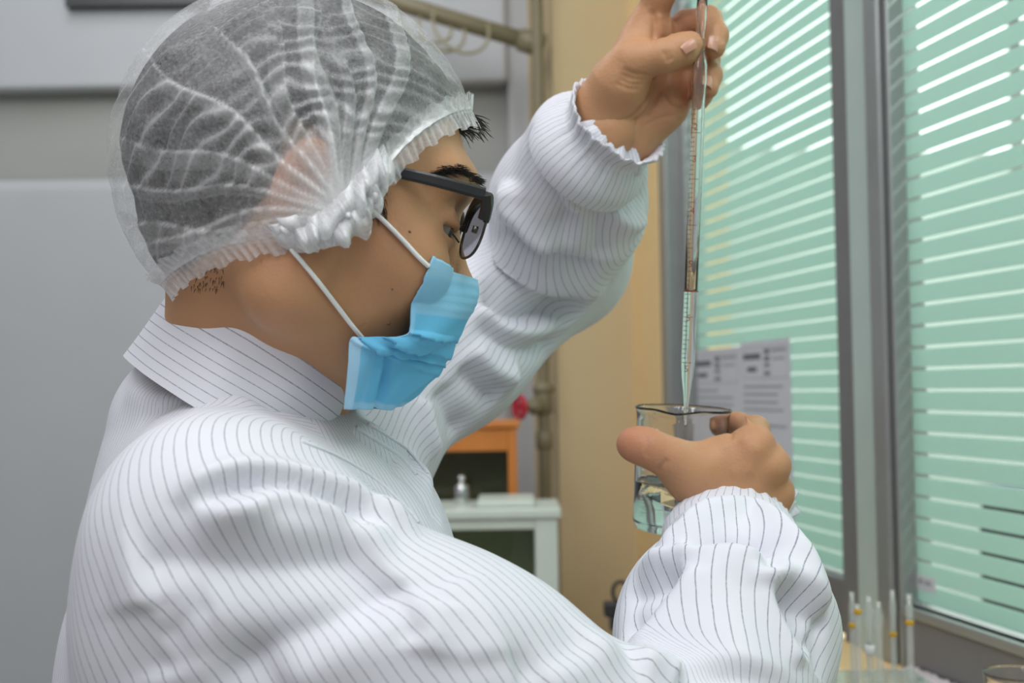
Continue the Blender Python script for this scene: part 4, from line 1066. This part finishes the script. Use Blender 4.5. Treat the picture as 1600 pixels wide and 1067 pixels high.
# rows from the top edge to the bottom edge: near edge pixel, its distance from the mid plane, mid-line pixel
ROWS = [((652, 404), -.052, (741, 437)), ((645, 447), -.054, (741, 462)), ((641, 482), -.055, (734, 492)), ((640, 512), -.056, (722, 517)), ((634, 523), -.057, (716, 530)),
        ((606, 527), -.058, (706, 546)), ((562, 527), -.057, (694, 562)), ((547, 530), -.056, (686, 572)), ((544, 565), -.052, (672, 592)), ((541, 600), -.047, (655, 612)), ((537, 638), -.042, (632, 632))]
nv_, nu_ = 89, 61
e_px = spline([r[0] for r in ROWS], nv_); e_lat = spline([(r[1],) for r in ROWS], nv_)[:, 0]; m_px = spline([r[2] for r in ROWS], nv_)
V = np.zeros((nv_, nu_, 3)); hem = np.zeros((nv_, nu_))
for j in range(nv_):
    v_ = j/(nv_-1)
    for i in range(nu_):
        u_ = i/(nu_-1)                       # 0 near edge .. 1 mid line
        px, py = e_px[j]*(1-u_) + m_px[j]*u_
        sag = 9*math.sin(math.pi*u_)*(v_ - .15)*(1 if v_ > .6 else .3); py += sag*.5
        lat = (e_lat[j] - .004)*(max(0, math.cos(u_*math.pi/2))**.62)
        V[j, i] = A(LP(px, py, lat))
        hem[j, i] = max(.75*(u_ < .13)*(v_ > .62) + .35*(u_ < .07)*(v_ < .5), .55*(v_ < .05), .38*(v_ < .22), .5*(v_ > .965), .12*(v_>.62)*(u_<.3))
Vn = V.reshape(-1, 3); gf = grid_faces(nv_, nu_, False); Nn = vnormals(Vn, gf)
if (Nn @ A(CAM - Vector(HO))).mean() < 0: Nn = -Nn
UU, VG = np.meshgrid(np.linspace(0, 1, nu_), np.linspace(0, 1, nv_))
pl = np.zeros_like(UU)
for v0, wd, am in ((.36, .05, .0030), (.50, .05, .0040), (.60, .045, .0050), (.69, .05, .0030)):     # pleats opening towards the chin
    c_ = v0 + .06*UU; s_ = (VG - c_)/wd; pl += am*np.where((s_ > -1) & (s_ < .25), (s_+1)/1.25, 0)*(.3 + .7*np.sin(np.pi*np.clip(UU*1.1, 0, 1)))
pl += .0012*np.sin(8*UU + 9*VG) + .0005*np.sin(31*UU*VG + 4)
for v0 in (.05, .10, .14, .18): pl += .0005*np.exp(-((VG - v0)/.012)**2)
pl -= .0045*np.exp(-((UU - (.42 + .30*(VG - .62)))/.05)**2)*(VG > .6)*np.clip((VG-.6)/.06, 0, 1)     # vertical crease of the lower panel
Vn = Vn + Nn*pl.ravel()[:, None] + Nn*.001
for i_ in range(len(Vn)):                # the mask lies on the face, never in it
    h_ = bvh_b.find_nearest(Vector(Vn[i_]))
    if h_[0] is not None and h_[3] < .03:
        dd_ = (Vector(Vn[i_]) - h_[0]).dot(h_[1])
        if dd_ < .0016: Vn[i_] = A(h_[0] + h_[1]*.0016)
Vm = np.array([mirror(p) for p in Vn]).reshape(nv_, nu_, 3)[:, ::-1][:, 1:]
full = np.concatenate([Vn.reshape(nv_, nu_, 3), Vm], 1); hemf = np.concatenate([hem, hem[:, ::-1][:, 1:]], 1)
mask = tag(empty('face_mask', Vector(full[60, nu_])), 'pleated light blue surgical mask over the nose and chin', 'mask')
mo = part_to(mesh_np('mask_panel', full.reshape(-1, 3), grid_faces(nv_, full.shape[1], False), M_mask, None, True, {'hem': hemf.ravel()}), mask)
sd = mo.modifiers.new('thick', 'SOLIDIFY'); sd.thickness = .0009; sd.offset = 0
M_cord = mat('white_elastic_cord', (.82, .82, .82), .7); noisy(M_cord, (.78, .78, .78), (.88, .88, .88), 900, bump=.4, bscale=1500)
def strap(pts, lift):
    q = [on_body(*p, lift) or LP(*p, -.07) for p in pts]; q = spline(q, 40)
    mb = MB(); mb.tube(q, .0013, 8); o = part_to(mb.build('ear_loop', M_cord, None, True), mask)
    mb = MB(); mb.tube([mirror(p) for p in q], .0013, 8); part_to(mb.build('ear_loop', M_cord, None, True), mask)
strap([(560, 306), (577, 326), (600, 347), (630, 378), (652, 402), (667, 416)], .0018)
strap([(455, 388), (470, 408), (495, 440), (525, 478), (550, 508), (568, 529)], .0018)

# ---- the glasses
M_frame = mat('black_plastic', (.012, .012, .014), .38); noisy(M_frame, (.010, .010, .012), (.018, .018, .020), 60)
M_metal = mat('gunmetal_wire', (.09, .08, .08), .3, 1.0); noisy(M_metal, (.08, .07, .07), (.12, .11, .1), 200)
M_lens = bpy.data.materials.new('spectacle_lens'); M_lens.use_nodes = True
def lens_nodes(mt):
    nt = mt.node_tree; nt.nodes.clear(); out = nd(mt, 'ShaderNodeOutputMaterial'); mx = nd(mt, 'ShaderNodeMixShader'); fr = nd(mt, 'ShaderNodeValue'); fr.outputs[0].default_value = .08
    tr = nd(mt, 'ShaderNodeBsdfTransparent'); tr.inputs['Color'].default_value = (.40, .39, .43, 1); gl = nd(mt, 'ShaderNodeBsdfGlossy'); gl.inputs['Roughness'].default_value = .03; gl.inputs['Color'].default_value = (.8, .82, .9, 1)
    lk(mt, fr.outputs[0], mx.inputs[0]); lk(mt, tr.outputs[0], mx.inputs[1]); lk(mt, gl.outputs[0], mx.inputs[2]); lk(mt, mx.outputs[0], out.inputs[0])
lens_nodes(M_lens)
hinge = LP(756, 308, -.069)
gl_ = tag(empty('eyeglasses', hinge), 'black browline eyeglasses with thin metal lower rims on the face', 'glasses')
e0 = LP(757, 303, -.070); e1 = LP(606, 265, -.073); e2 = LP(500, 236, -.081); e3 = LP(470, 262, -.083)
def bar(pts, w, h, name, mirror_too=True, upd=HU, mt=M_frame):
    for mm in ((False, True) if mirror_too else (False,)):
        V = []; Fc = []; q = [Vector(p) for p in spline(pts, 24)]
        for i, p in enumerate(q):
            t = (q[min(i+1, 23)] - q[max(i-1, 0)]).normalized(); u_ = (upd - t*upd.dot(t)).normalized(); s_ = t.cross(u_)
            hh = h*(1 - .25*(i/23)) ; c4 = [p + u_*hh*a + s_*w*b for a, b in ((-1, -.6), (-.6, -1), (.6, -1), (1, -.6), (1, .6), (.6, 1), (-.6, 1), (-1, .6))]
            V += [mirror(x) if mm else x for x in c4]
        for i in range(23):
            for k in range(8): Fc.append((i*8+k, i*8+(k+1) % 8, (i+1)*8+(k+1) % 8, (i+1)*8+k))
        Fc += [tuple(range(7, -1, -1)), tuple(range(23*8, 24*8))]
        part_to(mesh_np(name, V, Fc, mt, None, False), gl_)
bar([e0, (e0 + e1)/2 - HL*.002, e1, e2, e3 - HU*.004], .0013, .0034, 'temple')
# lens plane
Ltop, Lbot = LP(748, 316, -.040), LP(725, 401, -.036)
ld = (Lbot - Ltop); hgt_ = ld.length; ld.normalize(); lx = (HL - HF*.06).normalized(); lnrm = ld.cross(lx).normalized()
lc = Ltop + ld*hgt_*.5
def lens_pt(a, k=1.0):
    c_, s_ = math.cos(a), math.sin(a); x = .0255*abs(c_)**.8*(1 if c_ > 0 else -1); y = hgt_*.5*abs(s_)**.8*(1 if s_ > 0 else -1)
    return lc + lx*x*k + ld*y*k
for mm in (False, True):
    fx_ = (lambda p: mirror(p)) if mm else (lambda p: Vector(p))
    n = 48; V = [fx_(lc - lnrm*.0)] ; Fc = []
    for rk in (.35, .7, 1.0): V += [fx_(lens_pt(2*math.pi*i/n, rk) + lnrm*(.0016*(rk*rk))) for i in range(n)]
    for i in range(n): Fc.append((0, 1+i, 1+(i+1) % n))
    for r_ in range(2):
        for i in range(n): Fc.append((1+r_*n+i, 1+(r_+1)*n+i, 1+(r_+1)*n+(i+1) % n, 1+r_*n+(i+1) % n))
    lo_ = part_to(mesh_np('lens', V, Fc, M_lens), gl_)
    mb = MB(); ring = [fx_(lens_pt(2*math.pi*i/60, 1.01) + lnrm*.0016) for i in range(61)]; mb.tube(ring, .0008, 8, False); part_to(mb.build('rim', M_metal, None, True), gl_)
    # thick brow bar over the lens
    V = []; Fc = []; m2 = 21
    for i in range(m2):
        a = math.pi*(1.03 + .94*i/(m2-1)); p = lens_pt(a, 1.02) + lnrm*.0014
        up_ = -ld; w2, h2 = .0020, .0034
        for a2, b2 in ((-1, -1), (1, -1), (1, 1), (-1, 1)): V.append(fx_(p + up_*h2*(a2 + .6) + lnrm*w2*b2))
    for i in range(m2-1):
        for k in range(4): Fc.append((i*4+k, i*4+(k+1) % 4, (i+1)*4+(k+1) % 4, (i+1)*4+k))
    Fc += [(3, 2, 1, 0), tuple(range((m2-1)*4, m2*4))]
    bevel(part_to(mesh_np('brow_bar', V, Fc, M_frame, None, False), gl_), .0006)
    # hinge block, nose pad and its arm
    mb = MB(); a_, b_ = fx_(e0 + HF*.001), fx_(lens_pt(math.pi*1.04, 1.02)); mb.tube([a_, (a_+b_)/2 + HF*.001, b_], .0034, 8); part_to(mb.build('end_piece', M_frame, None, False), gl_)
    mb = MB(); hp = fx_(lens_pt(math.pi*.97, 1.0) - HF*.003 - HU*.0015); mb.lathe([(0, -.002), (.0016, -.0018), (.0016, .0018), (0, .002)], hp, HU, 10); part_to(mb.build('hinge_screw', M_metal, None, True), gl_)
    pn0 = fx_(lens_pt(.25, 1.0)); pn1 = fx_(lc + lx*.0215 - HF*.009 + ld*.004); pn2 = fx_(lc + lx*.0225 - HF*.010 + ld*.006)
    mb = MB(); mb.tube(spline([pn0, pn0*.5 + pn1*.5 + HU*.004 - HF*.003, pn1 + HU*.002, pn2], 12), .0006, 6); part_to(mb.build('pad_arm', M_metal, None, True), gl_)
    mb = MB(); mb.lathe([(0, -.0012), (.0028, -.0009), (.0036, 0), (.0028, .0009), (0, .0012)], pn2, HL*.8 + HF*.5*(1), 14); po = part_to(mb.build('nose_pad', M_metal, None, True), gl_)
b0, b1 = lens_pt(-.28, 1.0), None
mb = MB(); mb.tube(spline([b0, b0*.6 + mirror(b0)*.4 + HF*.002 + HU*.002, b0*.4 + mirror(b0)*.6 + HF*.002 + HU*.002, mirror(b0)], 16), .0012, 8); part_to(mb.build('bridge', M_metal, None, True), gl_)
# ================================================================== GLASSWARE
M_gw = mat('laboratory_glass', (1, 1, 1), .0, 0., .5, Transmission_Weight=1.0, IOR=1.47)
M_water = mat('clear_water', (.93, .98, .98), .0, 0., .5, Transmission_Weight=1.0, IOR=1.33)
M_mark = mat('white_enamel_marking', (.8, .8, .8), .6); M_amber = mat('amber_graduation', srgb(120, 56, 26), .6)
def text_mesh(s, size, name, mt, M4):
    cu = bpy.data.curves.new(name, 'FONT'); cu.body = s; cu.size = size; cu.align_x = 'CENTER'; cu.align_y = 'CENTER'; cu.resolution_u = 2
    o = bpy.data.objects.new(name, cu); COL.objects.link(o); bpy.context.view_layer.update()
    me = bpy.data.meshes.new_from_object(o.evaluated_get(bpy.context.evaluated_depsgraph_get())); bpy.data.objects.remove(o); bpy.data.curves.remove(cu)
    me.transform(M4); me.materials.clear(); return link(name, me, mt, None, False)
def facing(pt, up, nrm):
    up = Vector(up).normalized(); nrm = (Vector(nrm) - up*Vector(nrm).dot(up)).normalized(); x = up.cross(nrm)
    return Matrix(((x.x, up.x, nrm.x, pt[0]), (x.y, up.y, nrm.y, pt[1]), (x.z, up.z, nrm.z, pt[2]), (0, 0, 0, 1)))
# ---- the beaker in the near hand
BR = .0325
bax = Vector((.055, -.055, 1)).normalized(); bb = P(1060, 829, .905)
bk_ = tag(empty('beaker', bb), 'glass beaker held in the near hand, less than half full of water', 'beaker')
Hb = (P(1066, 638, .905) - P(1060, 829, .905)).length
def beaker_mesh(base, ax, R_, H, spout_dir, name, root, wall=.0013):
    prof = [(0, 0), (R_*.80, 0), (R_*.93, .0015), (R_, .007), (R_, H*.90), (R_*1.01, H*.95), (R_*1.03, H*.985), (R_*1.055, H), (R_*1.04, H + .0007), (R_*1.02, H*.985), (R_*.985, H*.95), (R_ - wall, H*.90), (R_ - wall, .009), (R_*.88, .0032), (R_*.75, .002), (0, .002)]
    mb = MB(); mb.lathe(prof, base, ax, 64, spout_dir); V = [Vector(v) for v in mb.v]; n = 64
    sp = (Vector(spout_dir) - ax*Vector(spout_dir).dot(ax)).normalized()
    for i, v in enumerate(V):
        h = (v - base).dot(ax); k_ = (i % n)/n*2*math.pi; k_ = min(k_, 2*math.pi - k_)
        a = max(0, (h/H - .86)/.14)**1.5
        if a > 0: V[i] = v + sp*(.0058*a*math.exp(-(k_/.30)**2)) - ax*(.0015*a*math.exp(-(k_/.30)**2)) - (v - base - ax*h).normalized()*(.0022*a*math.exp(-((k_ - .55)/.2)**2))
    mb.v = V; return part_to(mb.build(name, M_gw, None, True), root)
sdir = rtv*-.25 - fw*.95
beaker_mesh(bb, bax, BR, Hb, sdir, 'beaker_glass', bk_)
lvl = .0345
def sleeve_prof(): return [(0, .0019), (BR*.75, .0019), (BR*.885, .0031), (BR - .00125, .009)]
wt = tag(empty('water', bb + bax*.002), 'clear water in the lower part of the held beaker', 'water')
up_lv = Vector((0, 0, 1))
mb = MB(); mb.lathe(sleeve_prof() + [(BR - .00125, lvl), (BR - .0017, lvl - .0006), (BR - .003, lvl - .0011), (0, lvl - .0012)], bb, bax, 64, sdir); 
part_to(mb.build('water_body', M_water, None, True), wt)
def on_beaker(a, h, off=.0003):   # a: angle from the camera direction, to the right positive
    tc_ = (-fw - bax*(-fw).dot(bax)).normalized(); rr_ = tc_.cross(bax)*-1
    nrm = tc_*math.cos(a) + rr_*math.sin(a); return bb + bax*h + nrm*(BR + off), nrm
# the side on which the scale sits
rs = 1 if (on_beaker(.5, 0)[0] - on_beaker(-.5, 0)[0]).dot(rtv) > 0 else -1
p_, n_ = on_beaker(-.78*rs, .0715); part_to(text_mesh('200', .0062, 'scale_number', M_mark, facing(p_, bax, n_)), bk_)
p_, n_ = on_beaker(-.80*rs, .0475); part_to(text_mesh('100', .0055, 'scale_number', M_mark, facing(p_, bax, n_)), bk_)
p_, n_ = on_beaker(-.55*rs, .058); part_to(text_mesh('150', .0055, 'scale_number', M_mark, facing(p_, bax, n_)), bk_)
mb = MB()
for i in range(14):
    h = .016 + .0040*i; L = .16 if i % 3 == 0 else .09
    q = [on_beaker((-1.10 + L*t)*rs, h)[0] for t in (0, .5, 1)]; mb.tube(q, .00022, 4)
part_to(mb.build('scale_lines', M_mark), bk_)['kind'] = 'stuff'

# ---- the graduated pipette in the far hand
pt_top, pt_tip = P(1098, -16, .886), P(1071, 668, .904)
pax = (pt_top - pt_tip); PL = pax.length; pax.normalize()
pip = tag(empty('graduated_pipette', pt_tip), 'long graduated glass pipette held upright over the beaker', 'pipette')
hp_ = lambda py: (P(1098 - 27*(py + 16)/684, py, .886 + .018*(py + 16)/684) - pt_tip).dot(pax)
outer = [(.0008, 0), (.0011, .004), (.0014, hp_(640)), (.0022, hp_(620)), (.0040, hp_(588)), (.0046, hp_(572)), (.0047, hp_(560)), (.0047, hp_(165)), (.0049, hp_(150)), (.0056, hp_(125)), (.0054, hp_(105)), (.0040, hp_(85)), (.0029, hp_(70)), (.0029, hp_(52)), (.0036, hp_(44)), (.0038, hp_(20)), (.0036, PL)]
hl_ = hp_(455)      # filled up to here
inner = [(max(r - .0012, .0004), h) for r, h in reversed(outer) if h > hl_] + [(.0035, hl_ + .0008), (.0026, hl_), (0, hl_ - .0003)]
mb = MB(); mb.lathe([(0, 0)] + outer + inner, pt_tip, pax, 28); part_to(mb.build('pipette_tube', M_gw, None, True), pip)
ptc = (-fw - pax*(-fw).dot(pax)).normalized(); psd = pax.cross(ptc); psd = psd if psd.dot(rtv) > 0 else -psd
def pring(h, a0, a1, n=6, r=.00478): return [pt_tip + pax*h + (ptc*math.cos(a) + psd*math.sin(a))*r for a in np.linspace(a0, a1, n)]
mb = MB(); i = 0; h = hp_(566)
while h < hp_(168):
    L = (-1.25, .35) if i % 10 == 0 else (-1.2, -.1) if i % 5 == 0 else (-1.15, -.42)
    mb.tube(pring(h, *L), .00026, 4); h += .0032; i += 1
part_to(mb.build('graduations', M_amber), pip)['kind'] = 'stuff'
for py, s_ in ((576, '5'), (497, '5'), (413, '5'), (330, '4'), (250, '3'), (200, '2')):
    p_ = pring(hp_(py), -.35, -.3, 2, .0049)[0]; part_to(text_mesh(s_, .0064, 'scale_number', M_amber, facing(p_, pax, (p_ - pt_tip - pax*(p_ - pt_tip).dot(pax)))), pip)
mb = MB(); mb.tube(pring(hl_, -1.4, 1.4, 14, .00485), .0005, 5); part_to(mb.build('level_ring', M_amber), pip)
for py in (5,):
    p_ = pring(hp_(py), -.1, 0, 2, .0040)[0]; part_to(text_mesh('10', .0034, 'scale_number', M_blackm, facing(p_, pax, ptc)), pip)

# ---- glass pipettes standing on the bench
M_tube = bpy.data.materials.new('clear_tube_glass'); M_tube.use_nodes = True
def tube_nodes(mt):
    nt = mt.node_tree; nt.nodes.clear(); out = nd(mt, 'ShaderNodeOutputMaterial'); mx = nd(mt, 'ShaderNodeMixShader'); mx.inputs[0].default_value = .24; m2 = nd(mt, 'ShaderNodeMixShader'); m2.inputs[0].default_value = .4
    tr = nd(mt, 'ShaderNodeBsdfTransparent'); gl = nd(mt, 'ShaderNodeBsdfGlossy'); gl.inputs['Roughness'].default_value = .08; df_ = nd(mt, 'ShaderNodeBsdfDiffuse'); df_.inputs['Color'].default_value = (.8, .84, .82, 1)
    lk(mt, df_.outputs[0], m2.inputs[1]); lk(mt, gl.outputs[0], m2.inputs[2]); lk(mt, tr.outputs[0], mx.inputs[1]); lk(mt, m2.outputs[0], mx.inputs[2]); lk(mt, mx.outputs[0], out.inputs[0])
tube_nodes(M_tube)
M_yel = mat('yellow_band', srgb(206, 160, 30), .5); M_tag = mat('white_tag', (.8, .8, .82), .6)
def stand_tube(px, py_top, d, r, label, band=None, closed=True, bulb=False, i=0, tagged=False):
    t = P(px, py_top, d); base = Vector((t.x, t.y, ZS + .012)); H = t.z - base.z
    o = tag(empty('glass_pipette', base), label, 'pipette', 'pipettes standing by the window')
    prof = [(r*.35, 0), (r*.5, .01), (r, .03), (r, H*.72)]
    prof += [(r*1.25, H*.78), (r*1.3, H*.86), (r*.8, H*.93), (r*.75, H)] if bulb else [(r, H*.9), (r*.8, H*.91), (r*.8, H)]
    inn = [(max(a - .0009, .0004), h) for a, h in reversed(prof)]
    mb = MB(); mb.lathe(prof + inn + [prof[0]], base, n=20); part_to(mb.build('pipette_tube', M_tube, None, True), o)
    if band is not None:
        z = P(px, band, d).z - base.z; mb = MB(); mb.lathe([(r, z), (r + .0004, z + .0004), (r + .0004, z + .0046), (r, z + .005)], base, n=20); part_to(mb.build('colour_band', M_yel, None, True), o)
    if tagged:
        z = P(px, 1022, d).z - base.z; mb = MB(); mb.lathe([(r + .0002, z), (r + .0008, z + .0004), (r + .0008, z + .010), (r + .0002, z + .0104)], base, n=20); part_to(mb.build('paper_tag', M_tag, None, True), o)
TB = [(1302, 990, 1.30, .0034, 'glass pipette beside the sleeve, shortest of the standing row', None, False), (1331, 925, 1.31, .0036, 'tall glass pipette with a yellow mark halfway down, close to the sleeve', 980, False), (1340, 944, 1.27, .0034, 'glass pipette with a yellow mark just under its top', 959, False),
      (1357, 932, 1.33, .0042, 'bulbed glass pipette with a white paper tag in the row', None, True), (1372, 940, 1.29, .0040, 'bulbed glass pipette without a tag in the row', None, True), (1394, 922, 1.34, .0036, 'glass pipette with a low yellow mark in front of the mullion', 994, False), (1420, 928, 1.30, .0040, 'glass pipette with an orange mark at the window end of the row', 976, False)]
for i, (px, py, d, r, lb, bd, bl) in enumerate(TB): stand_tube(px, py, d, r, lb, bd, True, bl, i, i == 3)
rk = tag(empty('pipette_rack', P(1360, 1150, 1.31)), 'clear rack base that holds the standing pipettes', 'rack')
rc = P(1362, 1120, 1.305)
M_acr = mat('clear_acrylic', (.8, .86, .83), .1, Transmission_Weight=.8, IOR=1.4)
mb = MB(); mb.box((rc.x - .055, rc.y - .04, ZS + .001), (rc.x + .055, rc.y + .04, ZS + .011)); part_to(mb.build('rack_base', M_acr), rk)
mb = MB(); mb.box((rc.x - .055, rc.y - .04, ZS + .034), (rc.x + .055, rc.y + .04, ZS + .038)); part_to(mb.build('rack_plate', M_acr), rk)
for sx in (-1, 1):
    mb = MB(); mb.tube([(rc.x + sx*.05, rc.y, ZS + .011), (rc.x + sx*.05, rc.y, ZS + .034)], .004, 10); part_to(mb.build('rack_post', M_acr, None, True), rk)
# ---- small beaker at the edge and a paper strip on the bench
b2 = P(1594, 1052, 1.14); base2 = Vector((b2.x, b2.y, ZS + .0005))
r = tag(empty('small_beaker', base2), 'empty glass beaker standing on the bench at the window', 'beaker')
beaker_mesh(base2, Vector((0, 0, 1)), .0305, b2.z - base2.z, Vector((1, .2, 0)), 'beaker_glass', r)
r = tag(empty('paper_strip', FRW @ Vector((1.4, .02, ZS))), 'crumpled white paper strip lying along the window rail', 'paper')
V = []; Fc = []; rr = random.Random(8)
us = np.linspace(wu(1412, 1035, .02), wu(1530, 1067, .02), 24)
for i, u_ in enumerate(us):
    for j, n0 in enumerate((.014, .026, .040, .050)): V.append(FRW @ Vector((u_, n0 + rr.uniform(-.003, .003), ZS + .0015 + abs(rr.gauss(0, .0022)) + (.006 if j == 0 else 0))))
for i in range(23):
    for j in range(3): Fc.append((i*4+j, i*4+j+1, (i+1)*4+j+1, (i+1)*4+j))
o = mesh_np('strip', V, Fc, mat('pinkish_paper', srgb(214, 206, 208), .8)); part_to(o, r); sd = o.modifiers.new('thick', 'SOLIDIFY'); sd.thickness = .0004
